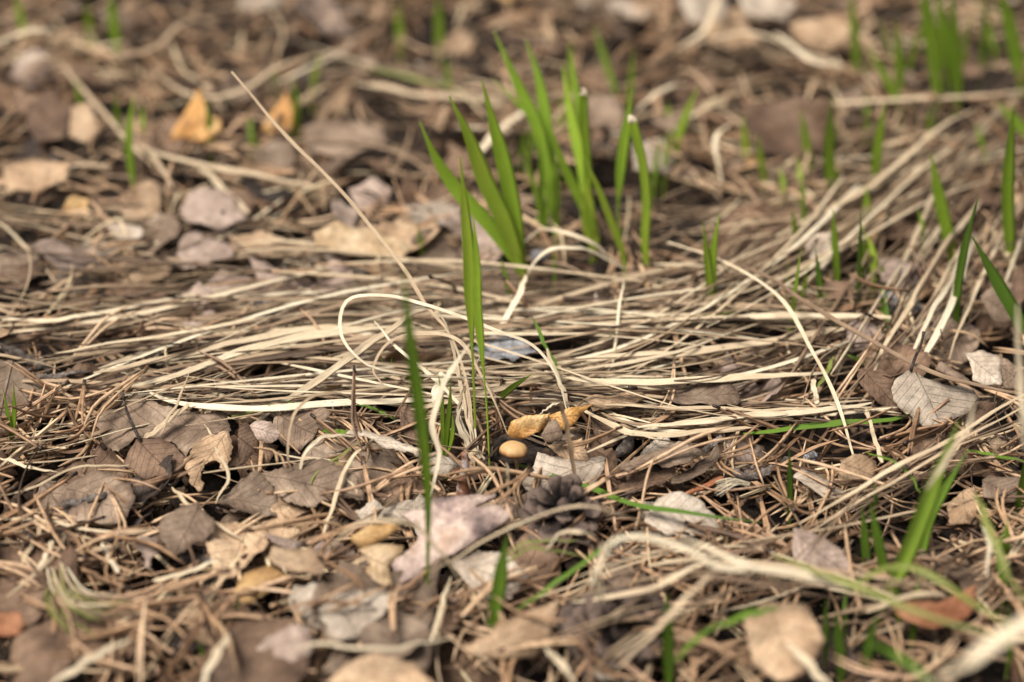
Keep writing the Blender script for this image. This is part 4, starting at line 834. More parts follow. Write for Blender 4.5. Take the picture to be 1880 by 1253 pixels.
 ([(160,45,14),(180,85,12),(230,102,14),(285,88,18),(330,45,20),(400,30,16)], 9, .62, 'blurred straw bent like a bow at the top left', 'g', 'both', dict(n=36)),
 ([(280,130,12),(340,172,14),(400,178,16),(460,158,20),(520,120,22),(640,88,20)], 10, .66, 'long blurred bow shaped straw above the orange leaves', 'g', 'both', dict(n=36)),
 ([(480,165,14),(560,128,20),(640,92,20)], 11, .82, 'blurred straw ending beside the bow shaped straw', 'g', 'both', dict()),
 ([(105,110,14),(170,185,14),(230,255,12),(280,305,10)], 9, .62, 'straight blurred stem behind the left shoots', 'g', 'both', dict()),
 ([(250,268,12),(350,298,14),(480,322,14),(620,352,10)], 11, .68, 'blurred straw running right below the orange leaves', 'g', 'both', dict()),
 ([(365,305,12),(400,340,14),(455,392,12)], 16, .78, 'wide blurred straw beside the pale grey leaf', 'g', 'flat', dict()),
 ([(262,265,12),(290,300,13),(318,345,10)], 9, .66, 'short blurred straw below the left shoots', 'g', 'both', dict()),
 ([(640,150,12),(720,165,14),(820,178,14),(920,180,12)], 11, .66, 'blurred straw reaching the green cluster', 'g', 'both', dict()),
 ([(875,285,14),(915,240,18),(960,205,16)], 16, .88, 'pale wide straw behind the green cluster', 'g', 'flat', dict()),
 ([(1170,205,14),(1195,180,20),(1225,160,22),(1262,156,18)], 10, .90, 'bright blurred curl right of the cut green blade', 'g', 'both', dict()),
 ([(1325,335,10),(1312,270,22),(1325,240,26),(1360,225,18)], 9, .84, 'pale blurred hook beside the small yellow green shoots', 'g', 'both', dict()),
 ([(1240,90,14),(1300,75,18),(1370,60,18),(1420,72,18),(1480,100,18),(1548,118,14)], 9, .76, 'bright blurred straws under the top right leaves', 'g', 'both', dict()),
 ([(1420,62,20),(1455,85,20),(1490,112,18),(1545,120,14)], 10, .90, 'whitest blurred straw at the top right', 'g', 'both', dict()),
 ([(1240,92,16),(1290,60,24),(1310,20,28),(1330,-20,28)], 10, .78, 'yellowish blurred straw leaning at the top right', 'g', 'both', dict()),
 ([(1400,200,10),(1600,185,16),(1750,180,18),(1900,165,16)], 10, .66, 'long blurred straw under the tall top right shoots', 'g', 'both', dict()),
 ([(1480,410,14),(1600,340,18),(1720,240,20),(1790,200,16)], 12, .74, 'long straw rising diagonally through the right shoots', 'g', 'both', dict()),
 ([(1410,440,12),(1540,375,16),(1650,320,16),(1800,290,12)], 12, .72, 'straw crossing behind the thin right shoots', 'g', 'both', dict()),
]
HS = []
for pts, wpx, tone, lab, mode, kind, kw in S_:
    if mode == 'skip': continue
    HS.append(straw(pts, wpx, tone, lab, mode, kind, **kw))
# small fluff: white frayed end
mb = MB()
for i in range(14):
    a = G(1374 + ru(-3, 3), 889 + ru(-3, 3), .010); b = G(1318 + ru(-8, 8), 884 + i * 2.2, .010 + ru(0, .004))
    ribbon(mb, [a, a.lerp(b, .5) + Vector((0, 0, .002)), b], lambda t: .0005 * (1.1 - t), tone=.95, n=6, across=2)
tag(mb.build('frayed_fibre', M['straw']), 'frayed white tuft of fibres right of the rolled reddish leaf', 'fibre tuft')

# ------------------------------------------------------------------ green grass
def blade_pts(pts, lean, rh=.004):
    """root on the ground, the rest in a plane that leans lean metres away (+) or nearer (-) at the tip"""
    r = G(pts[0][0], pts[0][1], rh); P = [r + Vector((0, 0, -.006 - rh)), r]; y0, y1 = pts[0][1], pts[-1][1]
    for a, b in pts[1:]:
        t = abs(b - y0) / max(1, abs(y1 - y0)); P.append(Vp(a, b, r.y + lean * t))
    return P
def green(label, blades, lean=0.0, group=None, name='grass_shoot', cat='grass'):
    """blades: (pts root->tip, width px, tone, options)"""
    roots = [G(b[0][0][0], b[0][0][1], -.001) for b in blades]
    e = None
    if len(blades) > 1: e = empty(name, roots[0]); tag(e, label, cat, group)
    for pts, wpx, tone, o in blades:
        ln = o.get('lean', lean); P = blade_pts(pts, ln, o.get('rh', .004)); mpp = depth(P[len(P) // 2]) * K
        k = o.get('k', 'blade')
        if k == 'blade': f = lambda t: 1.02 * (.34 + .68 * smooth(0, .42, t)) * (1 - smooth(.62, 1.06, t) * .95)
        elif k == 'cut': f = lambda t: .45 + .55 * smooth(0, .4, t)
        elif k == 'stem': f = lambda t: (.20 + .80 * smooth(.38, .62, t)) * (1 - smooth(.72, 1.05, t) * .96) * 1.1
        elif k == 'front': f = lambda t: (.20 + .80 * smooth(.12, .66, t)) * (1 - smooth(.70, 1.04, t) * .93)
        else: f = lambda t: 1.0 * (1 - t ** 3 * .9)
        mb = MB(); tf = (lambda t, T=tone: T + .28 * (1 - smooth(0, .4, t)) - .05) if not o.get('flat') else None
        ribbon(mb, P, lambda t: wpx * mpp * f(t), CAMN, o.get('roll', ru(-.35, .35)), o.get('fold', .35), tone, o.get('tw', ru(-.3, .3)), 26, 4, tonef=tf)
        mt = M[o.get('mat', 'dgreen' if pts[0][1] > 900 or (pts[0][0] > 1500 and pts[0][1] > 560) else 'green')]
        if e: ob = mb.build('blade', mt, e)
        else: ob = mb.build(name, mt); tag(ob, label, cat, group); 
        if o.get('tipw'):     # dry cut end
            m3 = MB(); d = (P[-1] - P[-2]).normalized(); s = P[-1]
            ribbon(m3, [s, s + d * mpp * 4, s + d * mpp * 7 + Vector((-.0007 * o['tipw'], 0, 0)), s + d * mpp * 6 + Vector((-.0016 * o['tipw'], 0, .0002))], lambda t: wpx * mpp * (1 - .3 * t), CAMN, 0, .3, .95, n=8)
            c = m3.build('cut_tip', M['straw'], None, origin=tuple(ob.location) if not e else tuple(np.array(e.location) + np.array(ob.location)))
            c.parent = ob; c.location = (0, 0, 0)
        if o.get('red'):      # dark reddish sheath at the foot
            m3 = MB(); q = resample(P, 20)[:int(20 * o['red'])]
            tube(m3, q, lambda t: wpx * mpp * .26, 7, .3, 8)
            if e: m3.build('sheath', M['stick'], e)
            else: c = m3.build('sheath', M['stick'], None, origin=tuple(ob.location)); c.parent = ob; c.location = (0, 0, 0)
green('tallest green blade standing in front of the straw mat, left of the mushroom', [([(785,1066),(785,900),(772,770),(752,620),(741,492)], 25, .22, dict(fold=.5, tw=.1, roll=.15, lean=.004, mat='green', rh=.013, k='front'))])
green('two tall thin stems with joined green blades above the mushroom', [
 ([(873,822),(871,740),(866,620),(862,530),(860,460),(853,380),(845,288)], 21, .70, dict(k='stem', roll=.15, tw=.1, lean=.01)),
 ([(898,838),(893,740),(884,640),(877,560),(876,490),(873,440),(868,392)], 16, .55, dict(k='stem', roll=-.2, tw=0, lean=.01)),
 ([(897,752),(915,733),(945,708),(977,687)], 12, .40, dict(lean=-.03)),
])
green('three broad green blades fanning from one root, left part of the cluster', [
 ([(966,530),(948,480),(900,415),(840,350),(800,290),(771,224)], 26, .45, dict(red=.2, lean=.0)),
 ([(967,528),(950,475),(925,405),(890,330),(860,250),(825,177)], 31, .66, dict(lean=-.004, roll=.1)),
 ([(968,526),(954,470),(942,380),(925,300),(905,225),(885,150)], 29, .55, dict(lean=.004)),
])
green('blurred green blades behind the three fanning blades', [
 ([(1020,420),(1012,350),(1000,290),(985,230),(955,165),(930,110),(907,58)], 22, .40, dict(lean=.02)),
 ([(1022,420),(1018,340),(1005,250),(998,190),(985,130),(965,72)], 22, .38, dict(lean=.03)),
 ([(1020,424),(1010,330),(995,240),(950,190),(905,145)], 13, .32, dict(lean=.02)),
])
green('small thin green sprout between the fanning blades and the cut blades', [
 ([(998,425),(985,360),(972,310),(960,255)], 9, .35, {}), ([(999,425),(995,370),(992,310),(989,255)], 9, .3, {}), ([(1000,425),(1008,370),(1020,300),(1018,285)], 9, .3, {}),
])
green('bright yellow green clump with one cut white tipped blade', [
 ([(1086,445),(1082,380),(1078,300),(1073,230),(1071,175)], 17, .55, dict(k='cut', tipw=.3, lean=.004)),
 ([(1088,445),(1080,380),(1068,300),(1050,220),(1032,120)], 20, .62, dict(lean=.03)),
 ([(1086,445),(1078,395),(1052,340),(1030,290),(1012,232)], 17, .50, dict(lean=0)),
 ([(1088,445),(1082,400),(1078,350),(1072,290),(1060,180),(1048,90)], 15, .45, dict(lean=.04)),
 ([(1090,445),(1083,415),(1079,375),(1078,330)], 27, .85, dict(lean=0, roll=0)),
])
green('thin bright blade curving left, between the cut blades', [([(1147,500),(1143,465),(1125,415),(1100,350),(1070,283)], 13, .70, dict(lean=-.004))])
green('cut green blade with a curled cream tip', [([(1187,495),(1184,440),(1187,380),(1183,320),(1172,265),(1162,225)], 17, .62, dict(k='cut', tipw=1.0, lean=.002, tw=.1))])
green('slender green blade left of the curled cream tip', [([(1145,478),(1135,400),(1138,330),(1145,270),(1153,215),(1162,163)], 19, .40, dict(k='stem', lean=.01))])
green('dark green blade leaning left at the top of the cluster', [([(1130,170),(1110,110),(1090,45)], 11, .25, dict(lean=.01))])
green('lone leaning yellow green shoot right of the cluster', [([(1238,300),(1243,262),(1258,215),(1282,160)], 15, .62, dict(lean=0))])
SH = [
 ('pair of small upright shoots right of the cluster', [([(1304,572),(1302,510),(1297,470),(1291,408)], 15, .62), ([(1309,570),(1308,500),(1311,450),(1321,393)], 15, .5)]),
 ('left one of two blurred yellow green shoots by the brown curled leaf', [([(1372,312),(1368,260),(1364,212)], 15, .75)]),
 ('right one of two blurred yellow green shoots by the brown curled leaf', [([(1402,340),(1396,290),(1390,245)], 13, .6)]),
 ('pale green shoot left of the broad upright shoot', [([(1487,310),(1480,260),(1470,200)], 15, .42)]),
 ('broad upright shoot in front of the brown curled leaf', [([(1530,368),(1522,310),(1521,250),(1524,188)], 25, .42)]),
 ('slim upright shoot right of the broad shoot', [([(1606,355),(1608,300),(1615,240),(1627,185)], 18, .45)]),
 ('small wide shoot below the slim upright shoot', [([(1597,425),(1592,385),(1590,340)], 16, .5)]),
 ('leaning green blade left of the reddish stem at right', [([(1748,480),(1740,430),(1722,350),(1709,283)], 22, .45)]),
 ('tall spindle shaped shoot with a dry tip near the right edge', [([(1856,500),(1852,420),(1850,340),(1855,260),(1860,192)], 24, .40)]),
 ('narrow dark blade rising right behind the white ribbons', [([(1755,620),(1757,540),(1768,470),(1782,410),(1797,362)], 15, .30)]),
 ('wide dark green blade bending out of the right edge', [([(1900,650),(1865,580),(1830,520),(1785,435)], 30, .32)]),
 ('dark green blade at the right edge above the spindle shoot', [([(1900,270),(1865,225),(1830,188)], 20, .28)]),
 ('upright thin shoot left of the thinnest one', [([(1537,525),(1533,450),(1529,383)], 13, .42)]),
 ('thinnest upright shoot right of the middle', [([(1575,575),(1577,490),(1580,410),(1579,385)], 9, .35)]),
 ('thin dark shoot beside the dark curled leaf', [([(1509,568),(1504,510),(1497,458)], 12, .25)]),
 ('short shoot in front of the dark curled leaf', [([(1536,578),(1525,555),(1512,532)], 9, .45)]),
 ('very thin shoot crossing the straw mat at right', [([(1450,612),(1458,550),(1471,455)], 8, .4)]),
 ('faint shoot next to the very thin one', [([(1470,560),(1478,520),(1484,485)], 8, .35)]),
 ('small bright tip lying above the dark reddish leaf', [([(1602,675),(1580,662),(1550,650)], 9, .6)]),
 ('pale shoot behind the right shoots', [([(1478,400),(1472,370),(1474,335)], 14, .35)]),
 ('faint green shoot by the diagonal straw', [([(1468,445),(1474,400),(1478,335)], 8, .3)]),
 ('thin shoot under the long straw at the top right', [([(1706,250),(1707,220),(1710,195)], 9, .3)]),
 ('left shoot of the tall group at the top right', [([(1655,208),(1635,160),(1610,115),(1592,85)], 14, .40)]),
 ('spindle shaped shoot left of the tall top right group', [([(1650,180),(1650,120),(1645,38)], 19, .42)]),
 ('tall shoot standing alone left of the top right group', [([(1572,140),(1570,80),(1560,-25)], 15, .38)]),
 ('small shoot below the tall lone one', [([(1600,150),(1592,115),(1588,90)], 9, .5)]),
 ('shoot between the top right group and the wide edge blade', [([(1803,130),(1806,60),(1812,-30)], 15, .36)]),
 ('wide blade at the very top right', [([(1875,150),(1862,90),(1848,30),(1836,-30)], 27, .34)]),
 ('left shoot at the upper left in front of the straight stem', [([(243,325),(237,250),(246,175)], 16, .40)]),
 ('small blurred shoot left of the orange leaf', [([(222,250),(215,210),(212,170)], 10, .3)]),
 ('shoot in front of the brightest orange leaf', [([(387,280),(385,235),(379,185)], 15, .42)]),
 ('shoot in front of the second orange leaf', [([(545,235),(543,190),(540,145)], 16, .45)]),
 ('short dark shoot below the second orange leaf', [([(482,305),(472,280),(466,242)], 15, .36)]),
 ('faint shoot above the second orange leaf', [([(512,180),(506,155),(503,130)], 12, .35)]),
 ('blurred shoot at the top left', [([(215,85),(208,40),(203,-15)], 20, .42)]),
 ('pale blurred shoot beside the top left one', [([(168,85),(163,45),(158,5)], 15, .6)]),
 ('green stem at the far upper left corner', [([(48,80),(38,30),(28,-25)], 16, .45)]),
 ('left one of the blurred shoots at the top middle', [([(735,85),(733,45),(728,5)], 15, .4)]),
 ('right one of the blurred shoots at the top middle', [([(806,90),(806,40),(802,-10)], 16, .42)]),
 ('short shoot below the blurred shoots at the top middle', [([(824,165),(822,135),(820,108)], 14, .38)]),
 ('small shoot right of the tall dry stalk', [([(778,482),(772,445),(767,412)], 10, .40)]),
 ('short dark shoot at the foot of the fanning blades', [([(936,545),(928,510),(920,475)], 11, .30)]),
 ('tiny shoot behind the pale arched straws', [([(1018,505),(1018,480),(1020,455)], 7, .35)]),
 ('front green blade below the dark pine cone, out of focus', [([(903,1160),(915,1090),(923,1030),(932,985)], 26, .45)]),
 ('dark thin shoot in front of the lichen twig', [([(1450,945),(1450,890),(1449,825)], 13, .25)]),
 ('blurred shoot low in the foreground right of the second cone', [([(1228,1245),(1226,1160),(1224,1090)], 22, .42)]),
 ('green blade at the right edge below the grey square leaf', [([(1870,935),(1880,880),(1896,800)], 22, .36)]),
 ('left one of two short front shoots', [([(1592,1055),(1588,990),(1583,930)], 16, .42)]),
 ('right one of two short front shoots', [([(1626,1070),(1614,1000),(1597,920)], 18, .48)]),
 ('tiny shoot at the left end of the orange leaf in front', [([(428,1135),(435,1110),(440,1095)], 9, .6)]),
 ('tiny blurred shoot at the bottom left', [([(372,1210),(370,1195),(366,1175)], 9, .4)]),
 ('blurred dark shoot at the bottom right', [([(1545,1230),(1540,1170),(1536,1120)], 18, .3)]),
 ('blurred dark shoot beside it at the bottom right', [([(1590,1230),(1596,1180),(1610,1130)], 18, .28)]),
]
for lab, bl in SH: green(lab, [(p, w_, t_, {}) for p, w_, t_ in bl])
for i in range(1): pass
green('tallest shoots in a dense group at the top right', [
 ([(1722,190),(1712,110),(1700,40),(1688,-35)], 19, .35, {}), ([(1755,175),(1745,110),(1730,40),(1718,-35)], 20, .36, {}),
 ([(1760,180),(1758,110),(1750,40),(1745,-35)], 19, .33, {}), ([(1735,150),(1720,80),(1706,20),(1702,-30)], 16, .45, {})])
green('small green sprout of three blades under the white straw end', [
 ([(813,835),(813,790),(811,730),(804,684)], 8, .35, dict(roll=.2)), ([(817,838),(821,790),(826,740),(827,697)], 10, .32, {}), ([(818,838),(826,815),(832,785),(831,763)], 11, .42, {})])
green('low green shoots in the dark gap of the straw mat', [
 ([(708,702),(704,680),(701,655)], 9, .4, {}), ([(714,703),(716,685),(720,657)], 9, .4, {}), ([(724,702),(722,690),(720,680)], 8, .4, {})])
green('little sprout of two blades at the left edge', [([(22,806),(16,770),(6,715)], 9, .38, {}), ([(24,806),(26,760),(25,705)], 9, .42, {})])
green('largest blurred front blade with a side blade at lower right', [
 ([(1615,1125),(1655,1040),(1692,950),(1725,860),(1760,775)], 32, .85, dict(lean=.008, roll=.1, fold=.6)),
 ([(1690,1040),(1705,960),(1740,890),(1775,830)], 18, .6, dict(lean=.01))])
# thin single shoots between the larger ones
for (x0, x1, y0, y1, n_, lo, hi) in ((1400, 1880, 230, 640, 17, 45, 120), (930, 1240, 180, 470, 11, 50, 150), (1480, 1880, 930, 1240, 9, 60, 130), (1560, 1880, 20, 200, 7, 60, 130), (120, 620, 120, 320, 5, 40, 80)):
    for i in range(n_):
        px, py = ru(x0, x1), ru(y0, y1); L = ru(lo, hi); dx = random.gauss(0, .16) * L; bw = random.gauss(0, .05) * L
        green(uniq('thin %s green shoot' % ('tall' if L > (lo + hi) / 2 else 'short'), side(px, py - L * .5), px, py - L * .5), [([(px, py), (px + dx * .3 + bw, py - L * .4), (px + dx * .6 + bw, py - L * .7), (px + dx, py - L)], ru(7, 13), ru(.3, .7), {})], lean=ru(-.006, .012), group='thin green shoots')
# lying green blades
LG = [
 ([(945,853,5),(985,862,7),(1030,880,10),(1100,904,14),(1180,932,18),(1290,946,20),(1400,960,14)], 13, .22, 'dark green blade lying from the mushroom to the right', 'green', 'taper'),
 ([(1365,797,12),(1440,790,14),(1520,780,14),(1620,772,10),(1680,760,8)], 14, .38, 'green blade lying under the cream straws at right', 'green', 'both'),
 ([(1140,985,34),(1090,1020,30),(1020,1070,24),(950,1120,16)], 11, .35, 'green blade lying in front of the dark pine cone', 'green', 'both'),
 ([(905,1040,20),(960,1000,26),(1000,993,26),(1060,992,24)], 6, .55, 'upper one of two thin yellowish blades below the pine cone', 'olive', 'both'),
 ([(905,1050,20),(960,1012,24),(1010,1010,24),(1075,1020,22)], 6, .6, 'lower one of two thin yellowish blades below the pine cone', 'olive', 'both'),
 ([(590,790,12),(615,795,12),(650,792,12)], 10, .55, 'short green blade end under the pale arched leaf', 'green', 'both'),
 ([(570,890,15),(590,860,16),(625,838,14),(670,805,12)], 6, .6, 'olive forked blade over the saw toothed leaf', 'olive', 'both'),
 ([(617,900,13),(615,870,15),(620,840,14)], 6, .65, 'short side arm of the olive forked blade', 'olive', 'both'),
 ([(655,742,20),(690,752,16),(725,770,12)], 7, .4, 'green tip at the end of the hairpin straw', 'green', 'both'),
 ([(425,765,14),(460,758,14),(500,745,14),(540,738,13)], 8, .5, 'greenish blade under the long cream straw', 'olive', 'both'),
 ([(977,582,30),(990,612,26),(1004,640,22),(1020,665,18),(1030,690,15)], 7, .35, 'thin green tip above the pale straw sheath', 'green', 'both'),
 ([(1560,1075,40),(1660,1040,48),(1760,1090,44),(1850,1150,36)], 14, .5, 'olive blurred blade bending through the lower right', 'olive', 'both'),
 ([(1790,905,50),(1815,970,50),(1845,1040,44),(1880,1110,34)], 15, .55, 'yellow green blurred blade at the lower right edge', 'olive', 'both'),
 ([(1420,1020,40),(1560,1075,46),(1700,1130,44),(1830,1165,36)], 15, .6, 'long olive blurred blade low at the right', 'olive', 'both'),
 ([(1320,1150,30),(1370,1130,36),(1430,1118,34)], 13, .42, 'blurred green blade on the brown leaf at the bottom', 'green', 'both'),
 ([(1600,1180,50),(1660,1215,56),(1720,1262,54)], 22, .3, 'blue green blurred blade near the bottom right corner', 'green', 'both'),
 ([(1240,1215,24),(1280,1170,30),(1330,1140,28)], 9, .35, 'blurred green blade left of the bottom brown leaf', 'green', 'both'),
 ([(1690,905,20),(1660,860,24),(1590,830,18)], 6, .4, 'thin green blade behind the largest front blade', 'green', 'both'),
 ([(1770,825,16),(1830,838,20),(1885,850,18)], 6, .4, 'thin green straight blade near the right edge', 'green', 'both'),
 ([(640,118,12),(760,145,16),(860,172,14)], 10, .5, 'olive blurred blade in the background', 'olive', 'both'),
 ([(1240,585,13),(1300,580,14),(1350,575,12)], 7, .4, 'green streaked blade in the right mat', 'olive', 'both'),
 ([(1530,655,12),(1515,690,13),(1495,720,10)], 9, .45, 'half green stem left of the dark reddish leaf', 'olive', 'both'),
]
for pts, wpx, tone, lab, mt, kind in LG: mt = 'dgreen' if mt == 'green' else mt; straw(pts, wpx, tone, lab, 'g', kind, cat='shoot', name='fallen_shoot', mat=mt, fold=.4)

e = empty('needle_tuft', G(95, 1045, .006)); tag(e, 'blurred tuft of pale green dead needles fanning out at the lower left', 'needle tuft')
for i in range(26):
    a0 = (ru(85, 125), ru(1030, 1065)); L = ru(90, 150); an = ru(.45, 1.35); bx = ru(.1, .3) * L
    pts = [(a0[0], a0[1], ru(5, 12)), (a0[0] + math.cos(an + .3) * L * .5, a0[1] + math.sin(an + .3) * L * .5, ru(12, 20)), (a0[0] + math.cos(an - .1) * L, a0[1] + math.sin(an - .1) * L, ru(8, 22))]
    mb = MB(); mp = 1.9e-4; tube(mb, [G(q[0], q[1], q[2] / 1000) for q in pts], lambda t: .00040 * (1 - .6 * t ** 4), 6, ru(.6, 1.0) if i % 3 else ru(.4, .7), 12)
    mb.build('needle', M['olive'] if i % 2 else M['straw'], e)
# ------------------------------------------------------------------ flattened straw mats
GUIDES = [  # path (photo px), spread px, count, tone, tone spread, width mm, height mm
 ([(-120,520),(250,500),(560,475),(950,505)], 38, 56, .56, .22, (1.2, 3.0), (2, 14)),
 ([(-120,600),(200,588),(500,556),(800,540),(1050,560)], 36, 80, .58, .22, (1.2, 3.0), (3, 16)),
 ([(60,700),(300,655),(600,612),(900,600),(1250,575),(1600,580)], 36, 120, .60, .22, (1.2, 3.2), (3, 18)),
 ([(200,725),(480,655),(760,610),(1100,600)], 26, 60, .64, .2, (1.2, 3.2), (4, 18)),
 ([(300,712),(650,695),(1000,690),(1300,690),(1600,605)], 28, 90, .60, .2, (1.2, 3.0), (4, 17)),
 ([(250,728),(640,735),(900,722),(1200,735),(1640,735)], 16, 46, .56, .2, (1.1, 2.4), (4, 14)),
 ([(1060,745),(1150,785),(1300,778),(1640,742)], 13, 34, .62, .2, (1.2, 2.8), (6, 15)),
 ([(850,650),(1100,635),(1300,565),(1500,450),(1700,300),(1930,190)], 42, 90, .60, .2, (1.1, 2.8), (4, 18)),
 ([(1250,500),(1500,405),(1700,330),(1950,250)], 55, 76, .56, .2, (1.1, 2.6), (3, 14)),
 ([(1480,720),(1600,590),(1750,400),(1850,230)], 65, 60, .60, .2, (1.1, 2.6), (4, 18)),
 ([(1650,700),(1750,560),(1880,380),(1950,250)], 40, 30, .62, .2, (1.1, 2.6), (4, 18)),
 ([(1050,520),(1300,505),(1600,565)], 35, 40, .58, .2, (1.0, 2.4), (3, 14)),
 ([(-80,835),(100,812),(260,772),(440,735)], 22, 40, .68, .18, (1.2, 3.2), (3, 12)),
 ([(-80,760),(100,745),(260,725)], 25, 22, .50, .2, (1.0, 2.4), (2, 9)),
 ([(-80,395),(300,430),(620,455),(950,470)], 26, 40, .62, .2, (1.2, 3.0), (3, 12)),
 ([(-80,470),(200,450),(420,400),(560,330)], 30, 16, .55, .2, (1.2, 2.8), (3, 12)),
 ([(560,120),(700,150),(900,180),(1100,240)], 40, 18, .55, .2, (1.2, 2.8), (3, 12)),
 ([(1100,420),(1300,390),(1500,320),(1700,200)], 50, 36, .50, .2, (1.0, 2.4), (3, 12)),
 ([(1180,140),(1300,90),(1450,80),(1560,110)], 24, 16, .74, .2, (1.4, 3.2), (5, 14)),
 ([(1000,1090),(1250,1040),(1500,1070),(1700,1110)], 32, 22, .62, .2, (1.2, 2.6), (8, 30)),
 ([(1200,1120),(1480,975),(1720,830),(1930,715)], 36, 26, .60, .2, (1.0, 2.4), (5, 20)),
 ([(1000,1250),(1200,1130),(1400,1060)], 40, 16, .55, .2, (1.2, 2.6), (5, 26)),
 ([(1420,1230),(1650,1120),(1900,1000)], 80, 26, .50, .2, (1.0, 2.6), (5, 24)),
]
ST = []
def add_straw(P, w_, tone, kind, roll, fold):
    a = pix(P[0]); b = pix(P[-1]); m = P[len(P) // 2]; mp = pix(m)
    vis = 0
    for q in (a, mp, b): vis += inframe(*q, 0)
    L = math.hypot(a[0] - b[0], a[1] - b[1])
    hz = m.z - terr(m.x, m.y)
    ST.append((L * w_ / depth(m) * (vis / 3) * (.3 + hz * 60), P, w_, tone, kind, roll, fold, mp))
for path, spread, num, tn, ts, wr, hr in GUIDES:
    PP = resample([Vector((a, b, 0)) for a, b in path], 60)
    swp = path[-1][0] > 1700
    for i in range(int(num * (1.05 if swp else .86))):
        ln = ru(.22, .6); s0 = ru(-.08, 1 - ln * .75); ang = random.gauss(0, .22 if swp else .12); off = random.gauss(0, spread * .62)
        h = ru(*hr) / 1000; pts = []
        wav = random.gauss(0, 11 if swp else 8); ph = ru(0, 6.28)
        for j in range(6):
            t = j / 5; u = s0 + ln * t
            ui = min(58.999, max(0, u * 59)); k = int(ui); q = PP[k].lerp(PP[k + 1], ui - k)
            if u < 0: q = PP[0] + (PP[1] - PP[0]) * (u * 59)
            if u > 1: q = PP[59] + (PP[59] - PP[58]) * ((u - 1) * 59)
            T = PP[min(59, k + 1)] - PP[max(0, k - 1)]; T.normalize(); Nn = Vector((-T.y, T.x, 0))
            L = (PP[-1] - PP[0]).length
            q = q + Nn * (off + ang * (t - .5) * ln * L + wav * math.sin(ph + t * 3))
            hh = h + .003 * math.sin(math.pi * t + ph) + (-.003 if j in (0, 5) else 0)
            pts.append(G(q.x, q.y, max(.0005, hh)))
        mid = pix(pts[3])
        if any(inpoly(q_[0], q_[1], P) for P in HERO for q_ in (mid, pix(pts[1]), pix(pts[4]))) and rnd() < .75: continue
        w_ = (wr[0] * .6 + (wr[1] - wr[0]) * .8 * rnd() ** 2.2) / 1000
        add_straw(pts, w_, min(.98, max(.12, random.gauss(tn - .03, ts * 1.25))), random.choice(['both', 'both', 'taper', 'flat']), ru(-.7, .7), ru(.1, .6))
# loose straw everywhere
for i in range(900):
    y = 0.46 + 0.85 * rnd(); hw = .30 * y + .05; x = ru(-hw, hw); c = Vector((x, y, 0)); px, py = pix(Vector((x, y, .005)))
    if not inframe(px, py, 120): continue
    if any(inpoly(px, py, P) for P in HERO) and rnd() < .88: continue
    if 870 < px < 1030 and 770 < py < 905: continue
    a = random.gauss(0, .95) + (.5 if px > 1300 and py < 750 else 0); L = ru(.015, .08) * (1.2 if py < 500 else .9); d = Vector((math.cos(a), math.sin(a), 0)); n_ = Vector((-d.y, d.x, 0)); bow = ru(-.22, .22) * L
    h = ru(.001, .013); tl = random.gauss(0, .10); pts = []
    for j in range(5):
        t = j / 4 - .5; p = c + d * L * t + n_ * bow * (1 - 4 * t * t); p.z = max(terr(p.x, p.y) + .0005, terr(c.x, c.y) + h + tl * L * t - (.0 if abs(t) < .4 else .002)); pts.append(p)
    add_straw(pts, (.6 + 1.6 * rnd() ** 2) / 1000, min(.95, max(.05, random.gauss(.48, .20))), random.choice(['both', 'taper', 'flat']), ru(-1, 1), ru(.2, .8))
ST.sort(key=lambda s: -s[0])
NS = 300 - len(HS)
stuff = MB()
TN = lambda t: 'dark brown' if t < .3 else 'dull brown' if t < .48 else 'tan' if t < .68 else 'pale cream'
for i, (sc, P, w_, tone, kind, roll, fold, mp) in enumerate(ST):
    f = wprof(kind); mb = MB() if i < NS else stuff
    if i >= NS: tone = max(.02, tone - .13)      # straw underneath: rotted brown, with the mat's inner shade put into its tone
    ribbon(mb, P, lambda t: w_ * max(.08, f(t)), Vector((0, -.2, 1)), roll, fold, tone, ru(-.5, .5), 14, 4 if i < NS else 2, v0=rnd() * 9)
    if i < NS:
        a, b = zone(*mp)
        q0, q1 = pix(P[0]), pix(P[-1]); sl_ = abs(q1[1] - q0[1]) / max(1, abs(q1[0] - q0[0])); LL = math.hypot(q1[0] - q0[0], q1[1] - q0[1])
        tag(mb.build('dry_straw', M['straw']), uniq('%s %s %s %s straw' % ('long' if LL > 380 else 'short' if LL < 200 else 'medium', 'thin' if w_ < .0013 else 'wide', 'level' if sl_ < .12 else 'slanting' if sl_ < .8 else 'steep', TN(tone)), side(*mp), mp[0], mp[1]), 'straw', '%s flattened straws, %s of the %s' % (TN(tone), a, b))
tag(stuff.build('loose_dry_straw', M['straw'], origin=(0, 0.8, 0)), 'dense flattened mass of thin dry straw under the larger straws', 'dry straw', kind='stuff')

